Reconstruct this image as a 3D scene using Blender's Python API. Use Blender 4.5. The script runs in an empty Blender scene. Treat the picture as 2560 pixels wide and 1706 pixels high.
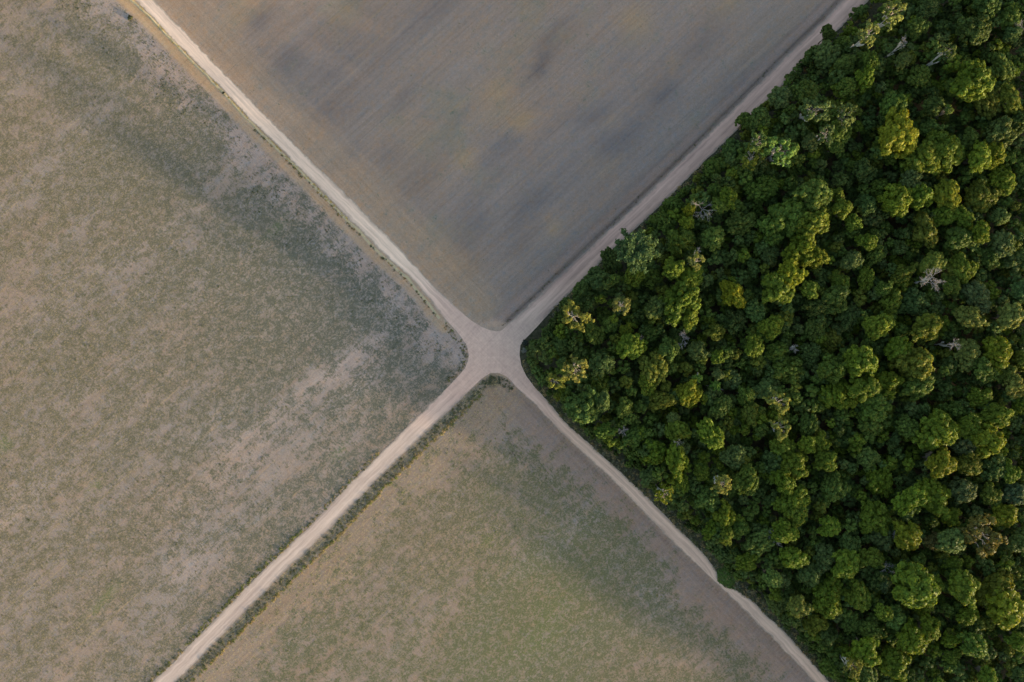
import bpy, bmesh, math
import numpy as np
from mathutils import Vector
from mathutils.geometry import tessellate_polygon

C = bpy.context.scene.collection
sc = bpy.context.scene
RNG = np.random.default_rng(11)

# ------------------------------------------------------------------ camera, sky, sun, exposure
CAM_H = 204.8
M_PX = 0.12                                     # metres on the ground per photo pixel
cam_d = bpy.data.cameras.new('camera'); cam = bpy.data.objects.new('camera', cam_d); C.objects.link(cam)
cam.location = (0, 0, CAM_H); cam.rotation_euler = (0, 0, 0)
cam_d.sensor_width = 36; cam_d.lens = 24; cam_d.clip_start = 1; cam_d.clip_end = 20000
sc.camera = cam

SUN_EL, SUN_AZ = math.radians(5.8), math.radians(-30.0)     # azimuth counted from +x (right of the photo)
w = bpy.data.worlds.new('World'); sc.world = w; w.use_nodes = True
wn = w.node_tree; wn.nodes.clear()
sky = wn.nodes.new('ShaderNodeTexSky'); sky.sky_type = 'NISHITA'; sky.sun_disc = False
sky.sun_elevation = SUN_EL; sky.sun_rotation = math.radians(120.0)
sky.air_density = 1.0; sky.dust_density = 1.5; sky.ozone_density = 1.0
bg = wn.nodes.new('ShaderNodeBackground'); bg.inputs['Strength'].default_value = 0.15
wo = wn.nodes.new('ShaderNodeOutputWorld')
wn.links.new(sky.outputs[0], bg.inputs['Color']); wn.links.new(bg.outputs[0], wo.inputs['Surface'])
sd = bpy.data.lights.new('sun', 'SUN'); sun = bpy.data.objects.new('sun', sd); C.objects.link(sun)
sd.energy = 3.0; sd.angle = math.radians(2.0); sd.color = (1.0, 0.82, 0.56)
sv = Vector((math.cos(SUN_EL) * math.cos(SUN_AZ), math.cos(SUN_EL) * math.sin(SUN_AZ), math.sin(SUN_EL)))
sun.rotation_euler = sv.to_track_quat('Z', 'Y').to_euler(); sun.location = (0, 0, 100)
vs = sc.view_settings
vs.view_transform = 'Standard'; vs.look = 'None'; vs.gamma = 1; vs.exposure = 2.2; vs.use_curve_mapping = False

# ------------------------------------------------------------------ helpers
def P(px, py, z=0.0):
    k = (CAM_H - z) / CAM_H * M_PX
    return ((px - 1280) * k, (853 - py) * k)
def PA(pts, z=0.0):
    return np.array([P(a, b, z) for a, b in pts], float)

def mk_mesh(name, verts, tris=None, quads=None, smooth_tris=False):
    me = bpy.data.meshes.new(name)
    verts = np.asarray(verts, np.float32)
    tris = np.zeros((0, 3), np.int32) if tris is None else np.asarray(tris, np.int32).reshape(-1, 3)
    quads = np.zeros((0, 4), np.int32) if quads is None else np.asarray(quads, np.int32).reshape(-1, 4)
    nl = tris.size + quads.size; nf = len(tris) + len(quads)
    me.vertices.add(len(verts)); me.loops.add(nl); me.polygons.add(nf)
    me.vertices.foreach_set('co', verts.ravel())
    me.loops.foreach_set('vertex_index', np.concatenate([tris.ravel(), quads.ravel()]))
    st = np.concatenate([np.arange(len(tris)) * 3, tris.size + np.arange(len(quads)) * 4]).astype(np.int32)
    me.polygons.foreach_set('loop_start', st)
    sm = np.zeros(nf, bool)
    if smooth_tris: sm[:len(tris)] = True
    me.polygons.foreach_set('use_smooth', sm)
    me.update(calc_edges=True)
    return me
def col_attr(me, name, cols):
    a = me.color_attributes.new(name, 'FLOAT_COLOR', 'POINT')
    c = np.ones((len(me.vertices), 4), np.float32); c[:, :3] = cols
    a.data.foreach_set('color', c.ravel())
def flt_attr(me, name, vals):
    a = me.attributes.new(name, 'FLOAT', 'POINT'); a.data.foreach_set('value', np.asarray(vals, np.float32))

def link(name, me, mat=None, parent=None, loc=(0, 0, 0)):
    o = bpy.data.objects.new(name, me); C.objects.link(o); o.location = loc
    if mat is not None and me is not None and not len(me.materials): me.materials.append(mat)
    if parent is not None: o.parent = parent
    return o
def tag(o, label=None, cat=None, group=None, kind=None):
    for k, v in (('label', label), ('category', cat), ('group', group), ('kind', kind)):
        if v: o[k] = v

# lattice noise for surface attributes
class VN:
    def __init__(s, seed): s.t = np.random.default_rng(seed).random((256, 256))
    def __call__(s, x, y):
        xi = np.floor(x).astype(int); yi = np.floor(y).astype(int); fx = x - xi; fy = y - yi
        fx = fx * fx * (3 - 2 * fx); fy = fy * fy * (3 - 2 * fy); t = s.t
        g = lambda i, j: t[(xi + i) % 256, (yi + j) % 256]
        return (g(0, 0) * (1 - fx) + g(1, 0) * fx) * (1 - fy) + (g(0, 1) * (1 - fx) + g(1, 1) * fx) * fy
def fbm(x, y, seed, oct=4, rough=0.55):
    v = 0; a = 1; s = 0; n = VN(seed)
    for o in range(oct):
        v = v + a * n(x * 2 ** o + 17.3 * o, y * 2 ** o + 5.1 * o); s += a; a *= rough
    return v / s
def sstep(a, b, x):
    t = np.clip((x - a) / (b - a), 0, 1); return t * t * (3 - 2 * t)
def dist_poly(X, Y, pts, side=False):
    """distance to a polyline (metres), optionally signed (positive on its left going along it)"""
    best = np.full(X.shape, 1e9); sg = np.ones(X.shape)
    for (x0, y0), (x1, y1) in zip(pts[:-1], pts[1:]):
        dx, dy = x1 - x0, y1 - y0; L2 = dx * dx + dy * dy
        t = np.clip(((X - x0) * dx + (Y - y0) * dy) / L2, 0, 1)
        d = np.hypot(X - x0 - t * dx, Y - y0 - t * dy)
        m = d < best; best = np.where(m, d, best)
        if side: sg = np.where(m, np.sign(dx * (Y - y0) - dy * (X - x0)), sg)
    return best * sg if side else best
def inside(X, Y, poly):
    r = np.zeros(X.shape, bool); n = len(poly)
    for i in range(n):
        x0, y0 = poly[i]; x1, y1 = poly[(i + 1) % n]
        c = ((y0 > Y) != (y1 > Y))
        with np.errstate(divide='ignore', invalid='ignore'):
            xx = (x1 - x0) * (Y - y0) / (y1 - y0 if y1 != y0 else 1e-9) + x0
        r ^= c & (X < xx)
    return r

# ------------------------------------------------------------------ node helpers
class NT:
    def __init__(s, name):
        s.m = bpy.data.materials.new(name); s.m.use_nodes = True; s.t = s.m.node_tree; s.t.nodes.clear()
    def n(s, typ, **kw):
        nd = s.t.nodes.new(typ)
        for k, v in kw.items():
            if k.startswith('i_'): nd.inputs[k[2:]].default_value = v
            else: setattr(nd, k, v)
        return nd
    def l(s, a, b): s.t.links.new(a, b)
    def math(s, op, a, b=None, c=None, clamp=False):
        nd = s.t.nodes.new('ShaderNodeMath'); nd.operation = op; nd.use_clamp = clamp
        for i, v in enumerate((a, b, c)):
            if v is None: continue
            if isinstance(v, (int, float)): nd.inputs[i].default_value = v
            else: s.l(v, nd.inputs[i])
        return nd.outputs[0]
    def mix(s, f, a, b, mode='MIX'):
        nd = s.t.nodes.new('ShaderNodeMix'); nd.data_type = 'RGBA'; nd.blend_type = mode
        for i, v in ((0, f), (6, a), (7, b)):
            if isinstance(v, (int, float)): nd.inputs[i].default_value = v
            elif isinstance(v, tuple): nd.inputs[i].default_value = v if len(v) == 4 else (*v, 1)
            else: s.l(v, nd.inputs[i])
        return nd.outputs[2]
    def rng(s, v, a, b, c=0.0, d=1.0, smooth=True):
        nd = s.t.nodes.new('ShaderNodeMapRange'); nd.interpolation_type = 'SMOOTHSTEP' if smooth else 'LINEAR'
        s.l(v, nd.inputs[0])
        for i, q in zip((1, 2, 3, 4), (a, b, c, d)):
            if isinstance(q, (int, float)): nd.inputs[i].default_value = q
            else: s.l(q, nd.inputs[i])
        return nd.outputs[0]
    def noise(s, vec, scale, detail=3, rough=0.6, dist=0.0):
        nd = s.n('ShaderNodeTexNoise'); nd.inputs['Scale'].default_value = scale
        nd.inputs['Detail'].default_value = detail; nd.inputs['Roughness'].default_value = rough
        nd.inputs['Distortion'].default_value = dist; s.l(vec, nd.inputs['Vector']); return nd.outputs[0]
    def attr(s, name, out='Color'):
        nd = s.n('ShaderNodeAttribute', attribute_name=name); return nd.outputs[out]
    def coords(s, ang=0.0, scale=(1, 1, 1)):
        g = s.n('ShaderNodeNewGeometry')
        r = s.n('ShaderNodeMapping'); r.inputs['Rotation'].default_value = (0, 0, -ang); s.l(g.outputs['Position'], r.inputs[0])
        m = s.n('ShaderNodeMapping'); m.inputs['Scale'].default_value = scale; s.l(r.outputs[0], m.inputs[0])
        return m.outputs[0]
    def out(s, col, rough=0.95, bump=None, bdist=0.1, bstr=1.0, spec=0.1):
        b = s.n('ShaderNodeBsdfPrincipled'); b.inputs['Roughness'].default_value = rough
        b.inputs['Specular IOR Level'].default_value = spec
        if isinstance(col, tuple): b.inputs['Base Color'].default_value = (*col, 1)
        else: s.l(col, b.inputs['Base Color'])
        if bump is not None:
            bm = s.n('ShaderNodeBump'); bm.inputs['Distance'].default_value = bdist; bm.inputs['Strength'].default_value = bstr
            s.l(bump, bm.inputs['Height']); s.l(bm.outputs[0], b.inputs['Normal'])
        o = s.n('ShaderNodeOutputMaterial'); s.l(b.outputs[0], o.inputs[0]); return s.m

WB = (1.18, 1.01, 0.96)
FUR = math.radians(42.0)                        # direction of the furrows

def field_material():
    t = NT('field_soil_and_stubble')
    iso = t.coords()
    along = t.coords(FUR, (0.035, 1.0, 1.0))
    semi = t.coords(FUR, (0.45, 1.0, 1.0))
    cross = t.coords(FUR, (1.0, 0.30, 1.0))
    fine = t.noise(semi, 2.6, 3, 0.75)
    fine2 = t.noise(iso, 0.9, 4, 0.85)
    grain = t.noise(iso, 4.5, 2, 0.8)
    tuft = t.noise(cross, 2.1, 2, 0.7)
    mid = t.noise(iso, 0.26, 8, 0.82, 0.4)
    s1n = t.noise(along, 0.9, 5, 0.75)
    s2n = t.noise(t.coords(math.radians(-46.0), (0.035, 1.0, 1.0)), 1.1, 5, 0.75)
    hd = t.attr('head', 'Fac')
    streak = t.math('ADD', t.math('MULTIPLY', s1n, t.math('SUBTRACT', 1.0, hd)), t.math('MULTIPLY', s2n, hd))
    wide = t.noise(along, 0.22, 3, 0.6)
    base = t.attr('base'); veg = t.attr('veg', 'Fac'); vcol = t.attr('vegcol'); straw = t.attr('straw', 'Fac'); con = t.attr('contrast', 'Fac')
    # soil and stubble
    v = t.math('ADD', t.math('MULTIPLY', t.math('SUBTRACT', grain, 0.5), 2.2), t.math('MULTIPLY', t.math('SUBTRACT', fine2, 0.5), 1.6))
    v = t.math('ADD', v, t.math('MULTIPLY', t.math('SUBTRACT', streak, 0.5), 1.5))
    v = t.math('ADD', v, t.math('MULTIPLY', t.math('SUBTRACT', wide, 0.5), 0.6))
    v = t.math('MULTIPLY_ADD', v, con, 1.0)
    hv = t.n('ShaderNodeCombineXYZ')
    for i in range(3): t.l(v, hv.inputs[i])
    c = t.mix(1.0, t.mix(1.0, base, WB, 'MULTIPLY'), hv.outputs[0], 'MULTIPLY')
    ln = t.noise(t.coords(FUR, (0.012, 1.0, 1.0)), 1.3, 2, 0.6)
    c = t.mix(t.math('MULTIPLY', t.rng(ln, 0.62, 0.70), t.math('MULTIPLY_ADD', straw, 0.7, 0.12)), c, (0.36, 0.26, 0.13))
    lk = t.noise(t.coords(FUR, (0.010, 1.0, 1.0)), 0.8, 3, 0.7)
    c = t.mix(t.rng(lk, 0.42, 0.34, 0, 0.30), c, t.mix(1.0, c, (0.62, 0.62, 0.66), 'MULTIPLY'))
    hn = t.noise(t.coords(FUR, (0.7, 1, 1)), 0.5, 5, 0.8)
    c = t.mix(t.rng(hn, 0.47, 0.38, 0, 0.8), c, t.mix(1.0, c, (0.84, 0.97, 1.08), 'MULTIPLY'))
    c = t.mix(t.rng(hn, 0.53, 0.62, 0, 0.8), c, t.mix(1.0, c, (1.10, 0.99, 0.86), 'MULTIPLY'))
    # bluish / reddish drift in the soil
    tintn = t.noise(t.coords(FUR, (0.4, 1, 1)), 0.055, 3, 0.6)
    c = t.mix(t.rng(tintn, 0.42, 0.62, 0, 0.5), c, t.mix(1.0, c, (1.10, 0.98, 0.86), 'MULTIPLY'))
    # vegetation cover grows in tufts
    m = t.math('ADD', t.math('MULTIPLY', mid, 1.2), t.math('MULTIPLY', fine2, 0.75))
    m = t.math('ADD', m, t.math('MULTIPLY', tuft, 0.65))
    m = t.math('ADD', m, t.math('MULTIPLY', streak, 0.70))
    m = t.math('MULTIPLY', m, 1 / 3.30)
    th = t.math('SUBTRACT', 0.575, t.math('MULTIPLY', veg, 0.15))
    k = t.rng(t.math('SUBTRACT', m, th), -0.028, 0.034, 0.0, 1.0)
    vc = t.mix(t.rng(grain, 0.3, 0.7), t.mix(1.0, vcol, (0.66, 0.70, 0.66), 'MULTIPLY'), t.mix(1.0, vcol, (1.25, 1.22, 1.15), 'MULTIPLY'))
    sp = t.noise(t.coords(FUR, (0.8, 1, 1)), 1.7, 4, 0.85); pt = t.noise(iso, 0.45, 5, 0.8)
    sp = t.math('ADD', t.math('MULTIPLY', sp, 0.55), t.math('MULTIPLY', pt, 0.50))
    k = t.math('MULTIPLY', k, t.rng(sp, 0.50, 0.60, 1.0, 0.2))
    c = t.mix(t.math('MULTIPLY', k, 0.88), c, vc)
    # straw catching
    sn = t.noise(semi, 3.3, 1, 0.5)
    s1 = t.math('MULTIPLY', t.rng(sn, 0.56, 0.68), straw)
    c = t.mix(s1, c, (0.40, 0.29, 0.13))
    h = t.math('ADD', t.math('MULTIPLY', fine, 0.6), t.math('MULTIPLY', streak, 0.6))
    h = t.math('ADD', h, t.math('MULTIPLY', k, 0.5))
    return t.out(c, 0.95, h, 0.10, 0.45)

def road_material():
    t = NT('packed_dirt')
    iso = t.coords()
    base = t.attr('base'); u = t.attr('across', 'Fac'); s = t.attr('along', 'Fac'); arm = t.attr('arm', 'Fac'); dirty = t.attr('rut', 'Fac')
    cv = t.n('ShaderNodeCombineXYZ'); t.l(t.math('MULTIPLY', u, 1.0), cv.inputs[0]); t.l(t.math('MULTIPLY', s, 0.018), cv.inputs[1])
    tr = t.noise(cv.outputs[0], 1.7, 5, 0.72)
    cr = t.noise(t.coords(math.radians(45.5), (0.05, 1.3, 1)), 1.4, 4, 0.7)
    cr2 = t.noise(t.coords(math.radians(-46), (0.05, 1.3, 1)), 1.4, 4, 0.7)
    crm = t.math('MULTIPLY', t.math('ADD', cr, cr2), 0.5)
    g_ = t.n('ShaderNodeNewGeometry'); acc = crm; nse = t.noise(iso, 0.12, 3, 0.6)
    for (qx, qy) in ((1088, 885), (1232, 735), (1236, 1030), (1395, 885)):
        d_ = t.n('ShaderNodeVectorMath', operation='DISTANCE'); d_.inputs[1].default_value = (*P(qx, qy), 0.045); t.l(g_.outputs['Position'], d_.inputs[0])
        cb = t.n('ShaderNodeCombineXYZ'); t.l(t.math('ADD', d_.outputs['Value'], t.math('MULTIPLY', nse, 1.6)), cb.inputs[0]); cb.inputs[1].default_value = qx
        acc = t.math('ADD', acc, t.noise(cb.outputs[0], 1.1, 3, 0.7))
    crm = t.math('MULTIPLY_ADD', t.math('SUBTRACT', t.math('MULTIPLY', acc, 0.2), 0.5), 1.5, 0.5)
    crm = t.math('ADD', crm, t.math('MULTIPLY', t.math('SUBTRACT', t.math('ADD', cr, cr2), 1.0), 0.35))
    st = t.math('ADD', t.math('MULTIPLY', tr, arm), t.math('MULTIPLY', t.math('MULTIPLY_ADD', crm, 0.55, 0.225), t.math('SUBTRACT', 1.0, arm)))
    gr = t.noise(iso, 3.5, 3, 0.8); big = t.noise(iso, 0.25, 4, 0.6)
    v = t.math('ADD', t.math('MULTIPLY', t.math('SUBTRACT', st, 0.5), 1.3), t.math('MULTIPLY', t.math('SUBTRACT', gr, 0.5), 0.22))
    v = t.math('ADD', v, t.math('MULTIPLY', t.math('SUBTRACT', big, 0.5), 0.25))
    au = t.math('ABSOLUTE', t.math('ADD', u, t.math('MULTIPLY', t.math('SUBTRACT', big, 0.5), 0.5)))
    v = t.math('ADD', v, t.math('MULTIPLY', t.math('MULTIPLY', t.rng(t.math('ABSOLUTE', t.math('SUBTRACT', au, 0.36)), 0.05, 0.20, 1.0, 0.0), arm), 0.10))
    # worn edges
    e = t.rng(t.math('ABSOLUTE', u), 0.62, 1.0, 0.0, -0.13)
    v = t.math('ADD', t.math('ADD', v, t.math('MULTIPLY', e, arm)), 1.0)
    hv = t.n('ShaderNodeCombineXYZ')
    for i in range(3): t.l(v, hv.inputs[i])
    c = t.mix(1.0, t.mix(1.0, base, WB, 'MULTIPLY'), hv.outputs[0], 'MULTIPLY')
    rag = t.math('ADD', t.math('ABSOLUTE', u), t.math('MULTIPLY', t.math('SUBTRACT', t.noise(iso, 0.8, 4, 0.8), 0.5), 0.9))
    c = t.mix(t.math('MULTIPLY', t.rng(rag, 0.72, 1.02, 0, 0.75), arm), c, (0.25, 0.205, 0.165))
    c = t.mix(t.rng(st, 0.52, 0.38, 0, 0.35), c, t.mix(1.0, c, (0.93, 0.90, 0.95), 'MULTIPLY'))
    return t.out(c, 0.95, t.math('ADD', st, t.math('MULTIPLY', gr, 0.3)), 0.05, 0.3)

def leaf_material(name, trans=0.22, rough=0.55):
    t = NT(name)
    oi = t.n('ShaderNodeObjectInfo')
    c = t.mix(1.0, oi.outputs['Color'], t.attr('tint'), 'MULTIPLY')
    b = t.n('ShaderNodeBsdfPrincipled'); b.inputs['Roughness'].default_value = rough; b.inputs['Specular IOR Level'].default_value = 0.08
    t.l(c, b.inputs['Base Color'])
    tr = t.n('ShaderNodeBsdfTranslucent'); t.l(t.mix(1.0, c, (1.5, 1.35, 0.6), 'MULTIPLY'), tr.inputs[0])
    mx = t.n('ShaderNodeMixShader'); mx.inputs[0].default_value = trans
    t.l(b.outputs[0], mx.inputs[1]); t.l(tr.outputs[0], mx.inputs[2])
    o = t.n('ShaderNodeOutputMaterial'); t.l(mx.outputs[0], o.inputs[0]); return t.m

def bark_material(name, a, b):
    t = NT(name)
    g = t.n('ShaderNodeTexCoord')
    n = t.noise(g.outputs['Object'], 3.0, 4, 0.7)
    return t.out(t.mix(t.rng(n, 0.35, 0.65), a, b), 0.9, n, 0.03, 0.5)

def floor_material():
    t = NT('forest_litter')
    iso = t.coords(); n = t.noise(iso, 0.8, 5, 0.7); g = t.noise(iso, 4, 3, 0.7)
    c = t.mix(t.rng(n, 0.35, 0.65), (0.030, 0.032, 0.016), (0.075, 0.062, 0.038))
    return t.out(c, 0.95, g, 0.1, 0.5)

M_FIELD = field_material(); M_ROAD = road_material()
M_LEAF = leaf_material('foliage'); M_GRASS = leaf_material('grass_blades', 0.3, 0.7)
M_BARK = bark_material('bark_brown', (0.10, 0.075, 0.05), (0.20, 0.16, 0.12))
M_PALE = bark_material('bark_pale', (0.42, 0.38, 0.33), (0.26, 0.23, 0.20))
M_DEAD = bark_material('dead_wood', (0.34, 0.30, 0.28), (0.20, 0.17, 0.16))
M_FLOOR = floor_material()

# ------------------------------------------------------------------ road outlines, from the photograph's pixels to metres
NWr = [(384,0),(460,78),(539,163),(612,236),(689,315),(750,374),(806,430),(871,492),(939,562),(1012,634),(1068,700),(1119,748),(1160,787)]
NWl = [(336,0),(357,18),(397,60),(443,109),(484,152),(541,207),(595,266),(647,321),(688,359),(753,426),(807,480),(843,518),(878,554),(905,578),(946,622),(975,649),(1025,692),(1064,736),(1100,782),(1118,803)]
SEr = [(1335,966),(1362,994),(1416,1059),(1492,1126),(1530,1160),(1573,1200),(1617,1242),(1662,1287),(1710,1335),(1757,1382),(1780,1412),(1790,1432),(1794,1450),(1815,1466),(1840,1475),(1880,1502),(1920,1541),(1974,1593),(2048,1677),(2075,1706)]
SEl = [(1289,966),(1334,1009),(1389,1067),(1449,1126),(1490,1163),(1532,1202),(1590,1260),(1657,1331),(1712,1384),(1771,1439),(1805,1472),(1840,1504),(1880,1545),(1920,1584),(1988,1655),(2037,1706)]
NEl = [(1255,826),(1290,793),(1323,762),(1388,700),(1442,650),(1510,587),(1576,526),(1652,452),(1735,372),(1797,309),(1860,247),(1920,187),(1985,122),(2056,54),(2108,0)]
NEr = [(1345,815),(1367,790),(1415,742),(1460,700),(1506,650),(1548,611),(1591,570),(1642,522),(1693,473),(1742,423),(1800,367),(1860,311),(1920,250),(1985,183),(2048,120),(2105,66),(2173,0)]
SWl = [(1122,966),(1070,1017),(1015,1072),(950,1136),(885,1200),(830,1258),(778,1312),(720,1368),(660,1424),(600,1485),(545,1541),(487,1600),(430,1660),(382,1706)]
SWr = [(1184,966),(1150,1000),(1100,1047),(1044,1101),(990,1153),(941,1200),(885,1258),(818,1328),(765,1378),(706,1435),(660,1482),(617,1524),(575,1568),(543,1600),(490,1655),(438,1706)]
junc = [(1160,787),(1180,803),(1203,817),(1225,826),(1243,829),(1255,826),                      # top
        (1345,815),(1325,836),(1309,852),(1301,864),(1299,887),(1303,913),(1316,941),(1335,966), # right
        (1289,966),(1278,952),(1265,941),(1247,933),(1226,933),(1204,947),(1184,966),            # bottom
        (1122,966),(1146,940),(1162,922),(1170,903),(1172,887),(1168,866),(1155,846),(1138,824),(1118,803)]  # left

def resample(pts, n):
    d = np.r_[0, np.cumsum(np.hypot(*np.diff(pts, axis=0).T))]
    q = np.linspace(0, d[-1], n)
    return np.stack([np.interp(q, d, pts[:, 0]), np.interp(q, d, pts[:, 1])], 1)
def extend(pts, at_start, L):
    if at_start: v = pts[0] - pts[2]; return np.vstack([pts[0] + v / np.hypot(*v) * L, pts])
    v = pts[-1] - pts[-3]; return np.vstack([pts, pts[-1] + v / np.hypot(*v) * L])
EXT = 260.0
arms = {}
for nm, l, r, st in (('NW', NWl, NWr, True), ('SE', SEl, SEr, False), ('NE', NEl, NEr, False), ('SW', SWl, SWr, False)):
    L = extend(PA(l), st, EXT); R = extend(PA(r), st, EXT)
    if st: L, R = L[::-1], R[::-1]                     # always from the junction outwards
    arms[nm] = (L, R)
ROADC = {'NW': (0.56, 0.47, 0.38), 'SE': (0.47, 0.37, 0.29), 'NE': (0.45, 0.32, 0.265), 'SW': (0.375, 0.33, 0.29)}
JC = np.array((0.47, 0.36, 0.30))

def build_road():
    V = []; T = []; Q = []; B = []; U = []; S = []; A = []; D = []
    NC = 9
    wob = VN(5)
    for k, nm in enumerate(('NW', 'SE', 'NE', 'SW')):
        L, R = arms[nm]
        n = 420
        l = resample(L, n); r = resample(R, n)
        s = np.r_[0, np.cumsum(np.hypot(*np.diff((l + r) / 2, axis=0).T))]
        fade = sstep(0, 6, s)
        wl = (wob(s * 0.6, np.full(n, 3.0 + k)) - 0.5) * 0.5 + (wob(s * 2.3, np.full(n, 33.0 + k)) - 0.5) * 0.3
        wr = (wob(s * 0.6, np.full(n, 13.0 + k)) - 0.5) * 0.5 + (wob(s * 2.3, np.full(n, 43.0 + k)) - 0.5) * 0.3
        d = (r - l); d /= np.hypot(d[:, 0], d[:, 1])[:, None]
        l = l + d * (wl * fade)[:, None]; r = r + d * (wr * fade)[:, None]
        off = len(V)
        for j in range(NC):
            f = j / (NC - 1); p = l * (1 - f) + r * f
            c = np.array(ROADC[nm])[None] * np.ones((n, 1))
            jf = sstep(0, 26, s)[:, None]
            c = JC[None] * (1 - jf) + c * jf
            for i in range(n):
                V.append((p[i, 0], p[i, 1], 0.045)); B.append(c[i]); U.append(f * 2 - 1); S.append(s[i] + 400 * k); A.append(fade[i]); D.append(0)
        for j in range(NC - 1):
            for i in range(n - 1):
                a = off + j * n + i; q = (a, a + n, a + n + 1, a + 1)
                Q.append(q)
    jp = PA(junc); off = len(V)
    for x, y in jp: V.append((x, y, 0.045)); B.append(JC); U.append(0); S.append(0); A.append(0); D.append(0)
    tri = tessellate_polygon([[Vector((x, y, 0)) for x, y in jp]])
    for a in tri: T.append([off + i for i in a])
    V = np.array(V); Q = np.array(Q); T = np.array(T)
    def up(F):
        a, b, c = V[F[:, 0]], V[F[:, 1]], V[F[:, 2]]
        n = (b[:, 0] - a[:, 0]) * (c[:, 1] - a[:, 1]) - (b[:, 1] - a[:, 1]) * (c[:, 0] - a[:, 0])
        return np.where((n < 0)[:, None], F[:, ::-1], F)
    me = mk_mesh('dirt_road', V, up(T), up(Q))
    col_attr(me, 'base', np.array(B)); flt_attr(me, 'across', U); flt_attr(me, 'along', S); flt_attr(me, 'arm', A); flt_attr(me, 'rut', D)
    o = link('dirt_road', me, M_ROAD); tag(o, 'four dirt roads meeting in one pale crossroads', kind='structure')
build_road()

# ------------------------------------------------------------------ fields: sheets bounded by the road centre lines
mid = {k: (resample(a[0], 60) + resample(a[1], 60)) / 2 for k, a in arms.items()}
JX = np.array(P(1232, 880))
def sector(X, Y):
    """0 left field, 1 top field, 2 bottom field, 3 forest"""
    def path(a, b): return np.vstack([mid[a][::-1], JX[None], mid[b]])
    BIG = 3000
    corners = {'L': [(-BIG, -BIG), (-BIG, BIG)], 'T': [(-BIG, BIG), (BIG, BIG)], 'R': [(BIG, BIG), (BIG, -BIG)], 'B': [(BIG, -BIG), (-BIG, -BIG)]}
    s = np.full(X.shape, 3)
    s[inside(X, Y, np.vstack([path('SW', 'NW'), np.array(corners['L'][::-1])]))] = 0
    s[inside(X, Y, np.vstack([path('NW', 'NE'), np.array(corners['T'][::-1])]))] = 1
    s[inside(X, Y, np.vstack([path('SE', 'SW'), np.array(corners['B'][::-1])]))] = 2
    return s

def blob(X, Y, px, py, ra, rb, ang=FUR):
    """soft patch centred on photo pixel, half-lengths in photo pixels along / across the furrows"""
    cx, cy = P(px, py); dx, dy = X - cx, Y - cy
    a = (dx * math.cos(ang) + dy * math.sin(ang)) / (ra * M_PX); b = (-dx * math.sin(ang) + dy * math.cos(ang)) / (rb * M_PX)
    return np.exp(-(a * a + b * b))

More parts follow.
